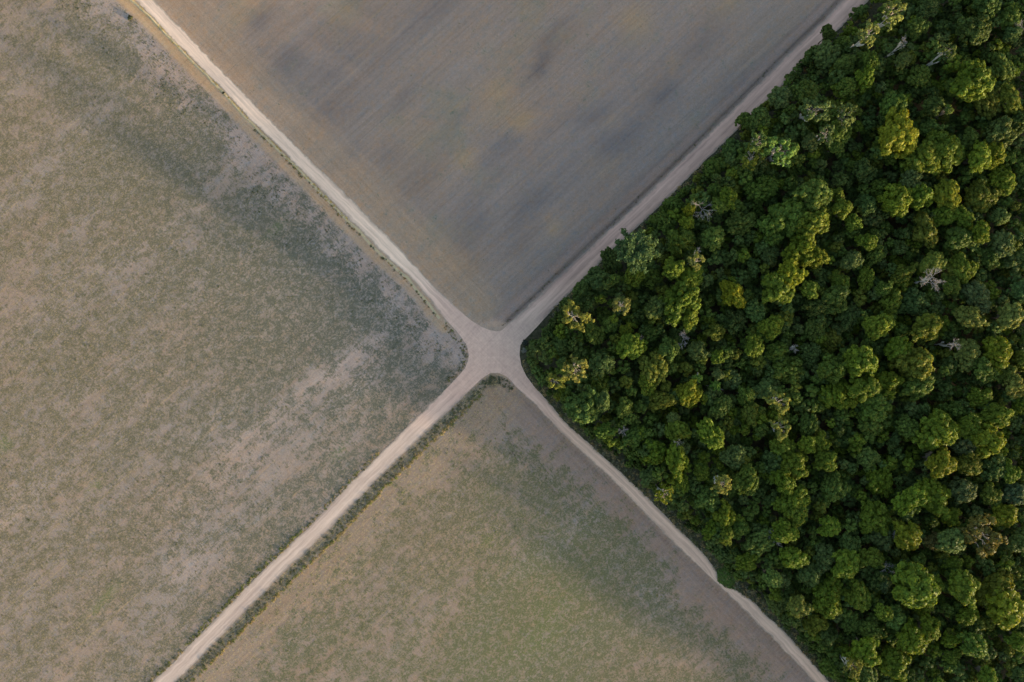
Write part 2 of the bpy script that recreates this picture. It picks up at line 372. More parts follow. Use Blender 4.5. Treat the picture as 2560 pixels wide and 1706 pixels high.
def edge(pts): return PA(pts)
def field_sheet(name, which, label):
    h = 0.8
    xs = np.arange(-215, 215 + h, h); ys = np.arange(-160, 160 + h, h)
    X, Y = np.meshgrid(xs, ys, indexing='ij')
    S = sector(X, Y)
    ok = S == which
    ca, sa = math.cos(FUR), math.sin(FUR)
    A = X * ca + Y * sa; Bc = -X * sa + Y * ca
    wx = (fbm(X * 0.05, Y * 0.05, 71) - 0.5) * 10; 
    Xw, Yw = X + wx, Y + (fbm(X * 0.05, Y * 0.05, 72) - 0.5) * 10
    n1 = fbm(A * 0.016, Bc * 0.05, 21, 5) - 0.5      # long soft drift along the furrows
    n2 = fbm(X * 0.06, Y * 0.06, 22, 5, 0.62) - 0.5
    n3 = fbm(A * 0.03, Bc * 0.12, 23, 5, 0.6) - 0.5
    ones = np.ones(X.shape); z = np.zeros(X.shape)
    base = np.zeros(X.shape + (3,)); veg = z.copy(); vcol = np.zeros(X.shape + (3,)); straw = z.copy(); con = ones * 0.5; head = z.copy(); n4 = fbm(A * 0.22, Bc * 0.38, 24, 4, 0.75) - 0.5
    dNWl = dist_poly(X, Y, arms['NW'][0]); dNWr = dist_poly(X, Y, arms['NW'][1])
    dSWl = dist_poly(X, Y, arms['SW'][0]); dSWr = dist_poly(X, Y, arms['SW'][1])
    dNE = dist_poly(X, Y, arms['NE'][0]); dSE = dist_poly(X, Y, arms['SE'][0])
    def put(c, m):
        base[:] = base * (1 - m[..., None]) + np.array(c) * m[..., None]
    if which == 0:
        base[:] = (0.212, 0.198, 0.184)
        put((0.212, 0.186, 0.162), sstep(20, 170, -X - 20))
        vcol[:] = (0.078, 0.085, 0.066)
        olive = sstep(30, 150, -X + Y * 0.0)[..., None]
        vcol[:] = vcol * (1 - olive) + np.array((0.118, 0.102, 0.062)) * olive
        g = 0.36 * blob(Xw, Yw, 440, 380, 240, 130) + 0.42 * blob(Xw, Yw, 640, 640, 260, 150) + 0.40 * blob(Xw, Yw, 780, 800, 260, 110) \
          + 0.35 * blob(Xw, Yw, 340, 420, 300, 120) + 0.35 * blob(Xw, Yw, 960, 820, 120, 110) + 0.25 * blob(Xw, Yw, 1060, 800, 80, 50) \
          + 0.30 * blob(Xw, Yw, 250, 150, 120, 60) + 0.25 * blob(Xw, Yw, 450, 1240, 110, 60) + 0.22 * blob(Xw, Yw, 640, 960, 260, 60) \
          - 0.45 * blob(Xw, Yw, 870, 890, 180, 34) - 0.25 * blob(Xw, Yw, 520, 500, 150, 45) - 0.30 * blob(Xw, Yw, 560, 1170, 160, 60) \
          - 0.35 * blob(Xw, Yw, 470, 1420, 90, 40) - 0.2 * blob(Xw, Yw, 120, 640, 200, 60) - 0.2 * blob(Xw, Yw, 700, 1130, 120, 70) \
          + 0.22 * blob(Xw, Yw, 200, 900, 160, 70) + 0.2 * blob(Xw, Yw, 330, 1080, 160, 60)
        veg[:] = 0.62 + 0.85 * g + 0.16 * n2 + 0.35 * n3 + 1.15 * n4
        # bare headland along the north-west road, belt of scattered weeds beyond it
        head[:] = 1 - sstep(9, 12, dNWl)
        bare = 1 - sstep(3.0, 4.4, dNWl); belt = (1 - sstep(7, 16, dNWl + n4 * 8)) * (1 - bare)
        veg[:] = veg - 0.30 * belt
        put((0.275, 0.240, 0.222), belt * 0.75)
        put((0.30, 0.235, 0.165), bare); veg[:] = veg * (1 - bare) - 0.2 * bare
        put((0.36, 0.26, 0.14), bare * sstep(60, 110, Y) * 0.6)
        d2 = 1 - sstep(2.5, 9, dSWl)
        veg[:] = veg + 0.10 * d2; put((0.21, 0.18, 0.155), d2 * 0.6)
        pale = 0.8 * blob(Xw, Yw, 890, 900, 170, 40) + 0.7 * blob(Xw, Yw, 470, 1420, 80, 40) + 0.5 * blob(Xw, Yw, 560, 1180, 200, 50) + 0.5 * blob(Xw, Yw, 30, 1260, 120, 50) + 0.5 * blob(Xw, Yw, 980, 740, 60, 40)
        put((0.30, 0.266, 0.248), np.clip(pale, 0, 1) * 0.7)
        ring = np.exp(-((dist_poly(X, Y, PA([(1150, 830), (1140, 900), (1100, 960), (900, 1160)])) - 5.0) / 1.2) ** 2)
        straw[:] = 0.10 + 0.35 * sstep(20, 140, -X - 10) ; con[:] = 0.52
        gg = blob(X, Y, 8, 1110, 22, 18) + blob(X, Y, 235, 1215, 26, 12) + 0.7 * blob(X, Y, 850, 1128, 30, 14) + 0.8 * blob(X, Y, 275, 1480, 34, 10) + 0.7 * blob(X, Y, 240, 1525, 40, 12) + 0.6 * blob(X, Y, 690, 570, 30, 12)
        gm = np.clip(gg, 0, 1)[..., None] * 0.55; vcol[:] = vcol * (1 - gm) + np.array((0.11, 0.155, 0.042)) * gm; veg[:] = veg + 0.25 * gm[..., 0]
    elif which == 1:
        rt = sstep(-80, 100, X - Y * 0.35)
        base[:] = (0.214, 0.186, 0.162)
        put((0.226, 0.191, 0.172), rt)
        for (px, py, a, b, k) in ((590,15,60,22,.9),(560,70,60,30,.5),(1230,228,46,22,.9),(1250,285,80,34,.5),(1308,308,50,20,1.1),(1310,325,22,34,.4),(1600,70,60,26,.8),(1832,12,50,18,.9),
                                  (1178,405,22,26,.8),(1150,655,50,50,.75),(1100,600,80,40,.3),(1540,410,60,14,.5),(1680,165,30,12,.6),(1525,300,26,14,.6),(1050,340,60,22,.4),(1500,405,30,14,.5),(1410,575,30,16,.6),(1000,310,60,20,.3),(950,60,50,20,.3),(640,330,70,22,.3)):
            put((0.290, 0.218, 0.138), np.clip(1.15 * k * blob(Xw, Yw, px, py, a * 0.85, b * 1.3), 0, 1) * 0.85)
        for (px, py, a, b, k) in ((640,55,60,22,.6),(725,145,80,28,.7),(1375,115,90,22,.9),(1340,150,30,20,.6),(1640,240,60,20,1.0),(1560,355,90,26,.9),(1480,290,50,22,.7),(1030,445,110,24,.6),(1350,520,120,34,.6),(1140,320,50,16,.6),(840,290,60,26,.4),
                                  (980,400,50,20,.5),(1260,390,70,22,.5),(1880,190,120,26,.6),(1770,100,120,24,.5),(1180,560,70,40,.5),(1120,720,110,40,.6),(860,420,60,22,.5),(1000,250,60,16,.4),(1100,30,90,18,.4),(830,170,60,16,.3),(1700,400,110,22,.5),(1300,640,70,40,.35)):
            put((0.108, 0.106, 0.112), np.clip(k * blob(Xw, Yw, px, py, a * 0.9, b * 1.3), 0, 1) * 0.95)
        put((0.175, 0.155, 0.145), np.clip(sstep(0.02, 0.2, n1), 0, 1) * 0.45)
        put((0.232, 0.192, 0.152), np.clip(sstep(0.02, 0.2, -n1), 0, 1) * 0.45)
        put((0.19, 0.185, 0.135), np.clip(sstep(0.05, 0.25, n2), 0, 1) * 0.4)
        vcol[:] = (0.135, 0.135, 0.105); veg[:] = 0.12 + 0.5 * n2
        head[:] = 1 - sstep(8, 14, dNWr)
        hd = 1 - sstep(6, 14, dNWr); put((0.265, 0.212, 0.158), hd * 0.8); hb = 1 - sstep(0.2, 2.2, dNWr); put((0.30, 0.235, 0.175), hb * 0.7)
        for dd, ww in ((2.4, .35), (5.0, .3), (8.2, .4), (11.5, .35)):
            put((0.33, 0.27, 0.205), 0.28 * np.exp(-((dNWr - dd - (fbm(X * .02, Y * .02, 91) - .5) * 1.5) / ww) ** 2))
        # ditch and reddish bank of the north-east road
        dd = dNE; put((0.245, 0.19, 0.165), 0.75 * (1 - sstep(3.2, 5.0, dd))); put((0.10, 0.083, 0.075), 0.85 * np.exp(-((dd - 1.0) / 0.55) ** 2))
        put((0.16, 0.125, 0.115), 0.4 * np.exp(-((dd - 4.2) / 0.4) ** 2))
        con[:] = 0.44; straw[:] = 0.05
        tipd = np.hypot(X - P(1232, 790)[0], Y - P(1232, 790)[1]); put((0.345, 0.265, 0.205), 1 - sstep(2.5, 4.6, np.abs(Y - P(0, 828)[1]) + np.abs(X - P(1232, 0)[0]) * 0.25))
    elif which == 2:
        base[:] = (0.205, 0.176, 0.150)
        vcol[:] = (0.094, 0.098, 0.052)
        g = 0.5 * blob(Xw, Yw, 1420, 1380, 260, 110) + 0.5 * blob(Xw, Yw, 1350, 1560, 240, 130) + 0.35 * blob(Xw, Yw, 1200, 1250, 150, 80) + 0.3 * blob(Xw, Yw, 1500, 1640, 240, 100) \
          - 0.4 * blob(Xw, Yw, 1440, 1290, 190, 34) - 0.25 * blob(Xw, Yw, 1240, 1100, 80, 50) - 0.3 * blob(Xw, Yw, 1100, 1500, 200, 40)
        veg[:] = 0.66 + 0.75 * g + 0.16 * n2 + 0.3 * n3 + 1.0 * n4
        put((0.255, 0.232, 0.215), np.clip(0.9 * blob(Xw, Yw, 1460, 1300, 200, 40) + 0.6 * blob(Xw, Yw, 1640, 1500, 60, 150) + 0.4 * blob(Xw, Yw, 1250, 1120, 60, 60), 0, 1) * 0.7)
        head[:] = 1 - sstep(9, 20, dSE + n2 * 6)
        hd = 1 - sstep(2.5, 12, dSE + n2 * 9 + n4 * 8); put((0.200, 0.165, 0.145), hd * 0.8); veg[:] = veg - 0.55 * hd
        hs = 1 - sstep(6, 20, dSWr + n2 * 10 + n4 * 8); put((0.200, 0.170, 0.132), hs * 0.6); veg[:] = veg - 0.35 * hs; straw[:] = 0.15 + 0.45 * hs
        for q in (6.2, 7.4, 8.9, 10.6, 12.5, 14.5):
            put((0.165, 0.13, 0.10), 0.28 * np.exp(-((dSWr - q) / 0.28) ** 2)); put((0.30, 0.245, 0.175), 0.2 * np.exp(-((dSWr - q - 0.7) / 0.3) ** 2))
        for q in (0.5, 1.5): put((0.13, 0.10, 0.085), 0.6 * np.exp(-((dSE - q) / 0.25) ** 2))
        put((0.085, 0.085, 0.055), 1 - sstep(1.6, 3.6, np.hypot(X - P(1232, 945)[0], (Y - P(1232, 950)[1]) * 1.2)))
        straw[:] = straw + 0.25 * blob(Xw, Yw, 1080, 1420, 300, 130)
        gm = np.clip(0.35 * blob(Xw, Yw, 1365, 1570, 110, 40) + 0.38 * blob(Xw, Yw, 1340, 1540, 380, 180) + 0.7 * blob(Xw, Yw, 1205, 1348, 18, 14) + 0.4 * blob(Xw, Yw, 1230, 1240, 40, 16), 0, 1)[..., None]
        vcol[:] = vcol * (1 - gm) + np.array((0.105, 0.125, 0.040)) * gm; veg[:] = veg + 0.35 * gm[..., 0]
        bw = np.clip(blob(Xw, Yw, 1060, 1330, 260, 110), 0, 1)[..., None] * 0.6
        vcol[:] = vcol * (1 - bw) + np.array((0.115, 0.10, 0.06)) * bw
        put((0.120, 0.116, 0.090), (1 - sstep(2.2, 3.6, dSWr)) * 0.8)  # dark roadside strip: shadow of the grass bank painted into the ground colour
        con[:] = 0.5
    # dust thrown onto the margins of the roads and of the crossroads
    jl = np.vstack([PA(junc), PA(junc)[:1]])
    dj = dist_poly(X, Y, jl); rag = (fbm(X * 0.5, Y * 0.5, 77, 3) - 0.5) * 1.6
    dust = (1 - sstep(0.2, 2.2, dj + rag)) * 0.7
    for d_ in (dNWl, dNWr, dSWl, dSWr, dist_poly(X, Y, arms['SE'][0])): dust = np.maximum(dust, (1 - sstep(0.0, 1.0, d_ + rag * 0.5)) * 0.6)
    put((0.285, 0.232, 0.185), dust); veg[:] = veg - 0.4 * dust
    idx = np.full(X.shape, -1); grow = ok.copy()
    grow[1:] |= ok[:-1]; grow[:-1] |= ok[1:]; grow[:, 1:] |= ok[:, :-1]; grow[:, :-1] |= ok[:, 1:]
    q = ok[:-1, :-1] | ok[1:, :-1] | ok[1:, 1:] | ok[:-1, 1:]
    use = np.zeros(X.shape, bool)
    for a, b in ((0, 0), (1, 0), (1, 1), (0, 1)): use[a:X.shape[0] - 1 + a, b:X.shape[1] - 1 + b] |= q
    idx[use] = np.arange(use.sum())
    I, J = np.nonzero(q)
    Q = np.stack([idx[I, J], idx[I + 1, J], idx[I + 1, J + 1], idx[I, J + 1]], 1)
    zz = np.full(use.sum(), 0.012 + 0.004 * which)
    V = np.stack([X[use], Y[use], zz], 1)
    me = mk_mesh(name, V, None, Q)
    col_attr(me, 'base', base[use]); col_attr(me, 'vegcol', vcol[use]); flt_attr(me, 'veg', np.minimum(veg[use], 0.95)); flt_attr(me, 'straw', np.clip(straw[use], 0, 1)); flt_attr(me, 'contrast', con[use]); flt_attr(me, 'head', np.clip(head[use], 0, 1))
    o = link(name, me, M_FIELD); tag(o, label, kind='structure')
field_sheet('patchy_field', 0, 'patchy grey green field left of the crossroads')
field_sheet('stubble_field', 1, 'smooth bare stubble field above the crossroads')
field_sheet('grassy_field', 2, 'brown and green field below the crossroads')

# forest floor and the wide ground sheet
def ground():
    BIG = 6000.0
    t = NT('open_ground'); n = t.noise(t.coords(), 0.03, 6, 0.65); c = t.mix(t.rng(n, 0.35, 0.65), (0.21, 0.18, 0.14), (0.13, 0.13, 0.085)); m = t.out(c)
    me = mk_mesh('ground', [(-BIG, -BIG, -0.05), (BIG, -BIG, -0.05), (BIG, BIG, -0.05), (-BIG, BIG, -0.05)], None, [(0, 1, 2, 3)])
    tag(link('ground', me, m), 'open land reaching the horizon', kind='structure')
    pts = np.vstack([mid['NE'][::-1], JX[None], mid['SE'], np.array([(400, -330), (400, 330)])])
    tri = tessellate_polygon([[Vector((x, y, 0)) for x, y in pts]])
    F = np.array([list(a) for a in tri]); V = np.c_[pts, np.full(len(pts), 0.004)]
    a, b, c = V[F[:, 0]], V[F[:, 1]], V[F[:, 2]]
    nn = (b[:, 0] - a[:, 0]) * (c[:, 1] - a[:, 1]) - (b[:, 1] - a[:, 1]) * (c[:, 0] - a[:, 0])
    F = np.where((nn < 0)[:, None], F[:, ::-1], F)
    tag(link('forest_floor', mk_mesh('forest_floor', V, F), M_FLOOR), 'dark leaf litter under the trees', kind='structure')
ground()

# ------------------------------------------------------------------ foliage builders
def ico(sub):
    bm = bmesh.new(); bmesh.ops.create_icosphere(bm, subdivisions=sub, radius=1.0)
    v = np.array([x.co[:] for x in bm.verts]); f = np.array([[q.index for q in p.verts] for p in bm.faces]); bm.free(); return v, f
ICO2, ICO3 = ico(2), ico(3)

class Geo:
    def __init__(s): s.v = []; s.t = []; s.q = []; s.c = []; s.n = 0
    def add(s, v, t=None, q=None, c=None):
        if t is not None: s.t.append(np.asarray(t) + s.n)
        if q is not None: s.q.append(np.asarray(q) + s.n)
        s.v.append(v); s.c.append(c if c is not None else np.ones((len(v), 3))); s.n += len(v)
    def arrays(s):
        return (np.vstack(s.v), np.vstack(s.t) if s.t else np.zeros((0, 3), int), np.vstack(s.q) if s.q else np.zeros((0, 4), int), np.vstack(s.c))
    def mesh(s, name):
        v, t, q, c = s.arrays(); me = mk_mesh(name, v, t, q, True); col_attr(me, 'tint', c); return me

def leaves(g, pos, nrm, size, rng, tint, aspect=1.5):
    n = len(pos)
    nrm = nrm / (np.linalg.norm(nrm, axis=1)[:, None] + 1e-9)
    r = rng.normal(size=(n, 3)); a = np.cross(nrm, r); a /= np.linalg.norm(a, axis=1)[:, None] + 1e-9
    b = np.cross(nrm, a); s = size * rng.uniform(0.7, 1.35, n)[:, None]
    a = a * s * aspect * 0.5; b = b * s * 0.5
    bend = nrm * s * 0.12
    v = np.stack([pos - a, pos - b - bend, pos + a, pos + b - bend], 1).reshape(-1, 3)
    q = np.arange(4 * n).reshape(n, 4)
    g.add(v, q=q, c=np.repeat(tint, 4, axis=0))
def lump(g, c, r, rng, nleaf, lsize, tv, core=ICO2, flat=0.85, coref=0.86):
    if core is not None:
        v, f = core
        d = 1 + rng.normal(0, 0.07, len(v))
        vv = v * d[:, None] * r * coref; vv[:, 2] *= flat
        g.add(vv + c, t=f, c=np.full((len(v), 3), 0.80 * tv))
    d = rng.normal(size=(nleaf, 3)); d /= np.linalg.norm(d, axis=1)[:, None]
    d[:, 2] = np.where(d[:, 2] < -0.35, -d[:, 2], d[:, 2])
    pos = d * r * rng.uniform(0.84, 1.10, nleaf)[:, None]; pos[:, 2] *= flat
    nrm = d + rng.normal(0, 0.38, (nleaf, 3))
    t = tv * rng.uniform(0.72, 1.30, nleaf)
    hue = rng.uniform(-0.10, 0.16, nleaf)
    tint = np.stack([t * (1 + hue), t, t * (1 - hue)], 1)
    leaves(g, pos + c, nrm, lsize, rng, tint)

def tube(g, pts, rad, sides=6, c=None):
    pts = np.asarray(pts, float); rad = np.asarray(rad, float); n = len(pts)
    d = np.gradient(pts, axis=0); d /= np.linalg.norm(d, axis=1)[:, None] + 1e-9
    ref = np.where(np.abs(d[:, 2:3]) > 0.9, np.array([[1.0, 0, 0]]), np.array([[0, 0, 1.0]]))
    a = np.cross(d, ref); a /= np.linalg.norm(a, axis=1)[:, None] + 1e-9; b = np.cross(d, a)
    th = np.arange(sides) * 2 * np.pi / sides
    v = pts[:, None] + rad[:, None, None] * (np.cos(th)[None, :, None] * a[:, None] + np.sin(th)[None, :, None] * b[:, None])
    i = np.arange(n - 1)[:, None]; j = np.arange(sides)[None]; jn = (j + 1) % sides
    q = np.stack([i * sides + j, i * sides + jn, (i + 1) * sides + jn, (i + 1) * sides + j], -1).reshape(-1, 4)
    g.add(v.reshape(-1, 3), q=q)
def wander(p0, p1, rng, n=6, amp=0.12, sag=0.0):
    p0 = np.asarray(p0, float); p1 = np.asarray(p1, float); L = np.linalg.norm(p1 - p0)
    t = np.linspace(0, 1, n)[:, None]; w = rng.normal(0, amp * L, (n, 3)) * (t * (1 - t) * 2)
    p = p0 * (1 - t) + p1 * t + w; p[:, 2] += sag * L * (t * (1 - t))[:, 0] * 2
    return p

def dome_crown(rng, R, Hc, nl=30, lobes=1, nleaf=75, lsize=0.42):
    """cauliflower crown: rounded clumps over a dome with an uneven outline"""
    g = Geo(); subs = []
    if lobes == 1: subs = [(0, 0, 0, R, Hc, nl)]
    else:
        a0 = rng.uniform(0, 6.28)
        for k in range(lobes):
            a = a0 + k * 2 * np.pi / lobes + rng.normal(0, 0.3); q = R * rng.uniform(0.36, 0.62); r = R * rng.uniform(0.36, 0.54)
            subs.append((math.cos(a) * q, math.sin(a) * q, rng.uniform(-0.30, 0.10) * Hc, r, Hc * rng.uniform(0.6, 0.9), max(7, int(nl * 0.33))))
        subs.append((0, 0, 0.05 * Hc, R * 0.45, Hc, max(8, nl // 3)))
    for (cx, cy, cz, r, h, n) in subs:
        ph = rng.uniform(0, 6.28, 3)
        v, f = ICO3; rr = 0.70 + rng.normal(0, 0.03, len(v))
        vv = v * rr[:, None] * np.array([r, r, h * 0.98]); vv[:, 2] = np.maximum(vv[:, 2], -0.35 * h)
        g.add(vv + (cx, cy, cz + h * 0.4), t=f, c=np.full((len(v), 3), 0.62))  # inner core tinted darker, painting shade into the gaps between clumps
        for i in range(n):
            u = 1 - (i + 0.5) / n * 1.22; u = np.clip(u, -0.25, 1); th = i * 2.39996 + rng.normal(0, 0.25)
            s = math.sqrt(max(0, 1 - u * u))
            of = 1 + 0.15 * math.sin(2 * th + ph[0]) + 0.11 * math.sin(3 * th + ph[1]) + 0.06 * math.sin(5 * th + ph[2])
            q = r * 0.80 * of * rng.uniform(0.90, 1.06)
            lr = r * rng.uniform(0.19, 0.32) * (30 / max(n, 12)) ** 0.35
            if rng.random() < 0.16: q *= rng.uniform(1.05, 1.28); lr *= 0.8
            c = np.array([cx + q * s * math.cos(th), cy + q * s * math.sin(th), cz + h * 0.4 + h * 0.82 * u * rng.uniform(0.82, 1.12)])
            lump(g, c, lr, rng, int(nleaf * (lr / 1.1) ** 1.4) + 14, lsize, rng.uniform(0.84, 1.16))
    return g
def open_crown(rng, R, Hc, ncl=16, nleaf=46):
    """thin crown on pale limbs, the limbs are returned separately"""
    g = Geo(); b = Geo()
    for i in range(ncl):
        th = i * 2.39996 + rng.normal(0, 0.3); q = R * (0.25 + 0.72 * math.sqrt((i + .5) / ncl)) * rng.uniform(0.8, 1.1)
        z = Hc * (0.95 - 0.5 * (q / R) ** 2) + rng.normal(0, 0.12 * Hc)
        e = np.array([q * math.cos(th), q * math.sin(th), z])
        k = np.array([0.18 * e[0], 0.18 * e[1], -0.15 * Hc])
        p = wander(k * 0.3 + (0, 0, -0.3 * Hc), e, rng, 7, 0.10, -0.10)
        tube(b, p, np.linspace(0.10, 0.03, 7) * (R / 4), 5)
        for m in range(3):
            e2 = e + rng.normal(0, R * 0.15, 3); tube(b, wander(p[4], e2, rng, 4, 0.08), np.linspace(0.06, 0.025, 4) * (R / 4), 4)
            for w in range(2):
                c = e2 + rng.normal(0, R * 0.06, 3)
                lump(g, c, R * rng.uniform(0.07, 0.13), rng, nleaf // 3, 0.36, rng.uniform(0.8, 1.25), core=None)
        lump(g, e + (0, 0, 0.1), R * rng.uniform(0.12, 0.2), rng, nleaf, 0.36, rng.uniform(0.8, 1.2), core=None)
    return g, b
def feather_crown(rng, R, Hc):
    g = Geo(); b = Geo()
    for i in range(30):
        th = i * 2.39996; q = R * (0.3 + 0.75 * math.sqrt((i + .5) / 30)) * rng.uniform(0.75, 1.12)
        e = np.array([q * math.cos(th), q * math.sin(th), Hc * (0.9 - 0.6 * (q / R) ** 2)])
        p = wander((0, 0, -0.1 * Hc), e, rng, 12, 0.06, 0.15)
        tube(b, p, np.linspace(0.10, 0.03, 12), 4)
        for j in range(3, 12):
            n = 26; pos = p[j] + rng.normal(0, 0.30, (n, 3)); d = (e - p[0]) / np.linalg.norm(e)
            t = rng.uniform(0.6, 1.3, n) * rng.uniform(0.85, 1.15)
            leaves(g, pos, rng.normal(0, 0.5, (n, 3)) + (0, 0, 1), 0.34, rng, np.stack([t, t, t], 1), 2.2)
    return g, b
def star_crown(rng, R, Hc):
    g = Geo()
    for i in range(60):
        th = rng.uniform(0, 6.28); el = rng.uniform(0.0, 1.4); d = np.array([math.cos(th) * math.cos(el), math.sin(th) * math.cos(el), math.sin(el) * 0.8])
        n = 9; s = np.linspace(0.2, 1, n)[:, None] * R * rng.uniform(0.7, 1.1)
        pos = d * s; pos[:, 2] += Hc * 0.3; t = rng.uniform(0.7, 1.3, n)
        leaves(g, pos, np.tile(np.array([0, 0, 1.0]), (n, 1)) + rng.normal(0, 0.5, (n, 3)), 0.34, rng, np.stack([t, t, t * 0.8], 1), 2.0)
    return g
def dead_crown(rng, R, Hc, dense=1.0):
    b = Geo()
    def grow(p, d, L, r, lev):
        e = p + d * L; pts = wander(p, e, rng, 6, 0.09); tube(b, pts, np.linspace(r, r * 0.45, 6), 5 if lev < 2 else 4)
        if lev >= 3: return
        for k in range(int((5 if lev < 2 else 4) * dense)):
            i = rng.integers(2, 6); dd = d + rng.normal(0, 0.55, 3); dd[2] = abs(dd[2]) * 0.5 + 0.05; dd /= np.linalg.norm(dd)
            grow(pts[i], dd, L * rng.uniform(0.45, 0.7), max(r * 0.55, 0.016), lev + 1)
    for k in range(5):
        a = k * 1.2566 + rng.normal(0, 0.35); d = np.array([math.cos(a), math.sin(a), rng.uniform(0.35, 0.9)]); d /= np.linalg.norm(d)
        grow(np.array([0, 0, -0.2 * Hc]), d, R * rng.uniform(0.5, 0.8), 0.085 * R / 3.5, 0)
    return b
def trunk_mesh(name, seed, r0=0.24, lean=0.0):
    """stem of unit height with stub limbs; it is scaled to each tree's height"""
    rng = np.random.default_rng(seed); g = Geo()
    p = wander((0, 0, -0.01), (0, 0, 1.0), rng, 9, 0.0); p[1:-1, :2] += rng.normal(0, 0.10, (7, 2))
    rr = np.linspace(1, 0.5, 9) * r0; rr[0] *= 1.5; tube(g, p, rr, 8)
    for k in range(4):
        a = k * 1.6 + rng.uniform(0, 1); z = 0.55 + 0.1 * k
        tube(g, wander((0, 0, z), (math.cos(a) * 1.9, math.sin(a) * 1.9, z + 0.16), rng, 5, 0.05), np.linspace(r0 * 0.5, r0 * 0.2, 5), 6)
    v, t, q, c = g.arrays(); return mk_mesh(name, v, t, q)

def limb_mesh(name, g): v, t, q, c = g.arrays(); return mk_mesh(name, v, t, q)

PROTO = {'dome': [], 'clump': [], 'open': [], 'feather': [], 'star': [], 'dead': []}
for k in range(7):
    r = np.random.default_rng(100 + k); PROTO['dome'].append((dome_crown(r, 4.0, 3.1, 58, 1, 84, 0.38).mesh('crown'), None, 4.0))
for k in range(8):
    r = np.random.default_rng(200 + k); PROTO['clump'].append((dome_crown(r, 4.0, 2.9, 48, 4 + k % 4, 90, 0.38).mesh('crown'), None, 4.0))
for k in range(5):
    r = np.random.default_rng(300 + k); g, b = open_crown(r, 3.6, 2.6, 15 + k); PROTO['open'].append((g.mesh('crown'), limb_mesh('limbs', b), 3.6))
r = np.random.default_rng(400); g, b = feather_crown(r, 5.6, 3.5); PROTO['feather'].append((g.mesh('crown'), limb_mesh('limbs', b), 5.6))
r = np.random.default_rng(410); PROTO['star'].append((star_crown(r, 1.6, 1.5).mesh('crown'), None, 1.6))
for k in range(4):
    r = np.random.default_rng(500 + k); PROTO['dead'].append((None, limb_mesh('branches', dead_crown(r, 3.2, 2.5, 0.8 + 0.1 * k)), 3.2))
TRUNKS = [trunk_mesh('trunk', 600 + k) for k in range(4)]
PALET = [trunk_mesh('trunk', 610 + k, 0.17) for k in range(3)]

# leaf colours (albedo)
COL = {'b': (0.082, 0.112, 0.013), 'g': (0.056, 0.086, 0.021), 'd': (0.042, 0.064, 0.021), 'y': (0.120, 0.128, 0.010), 'o': (0.088, 0.096, 0.018),
       'l': (0.105, 0.170, 0.035), 't': (0.058, 0.094, 0.036), 'k': (0.064, 0.086, 0.038), 'p': (0.125, 0.135, 0.038), 'r': (0.110, 0.096, 0.028), 'w': (0.4, 0.4, 0.4), 'f': (0.048, 0.074, 0.034), 'u': (0.056, 0.074, 0.046)}
for _k in 'bgdyotkpuf':
    _m = 0.30 if _k in 'bgyotku' else 0.15
    COL[_k] = tuple(g * (a * (1 - _m) + b * _m) for a, b, g in zip(COL[_k], (0.071, 0.105, 0.018), (1.24, 1.20, 1.0)))
CNAME = {'b': 'bright green', 'g': 'mid green', 'd': 'dark green', 'y': 'yellow green', 'o': 'olive', 'l': 'lime green', 't': 'bluish green', 'k': 'grey green', 'p': 'pale khaki', 'r': 'brownish', 'w': 'bare white', 'f': 'dark feathery', 'u': 'blue grey'}

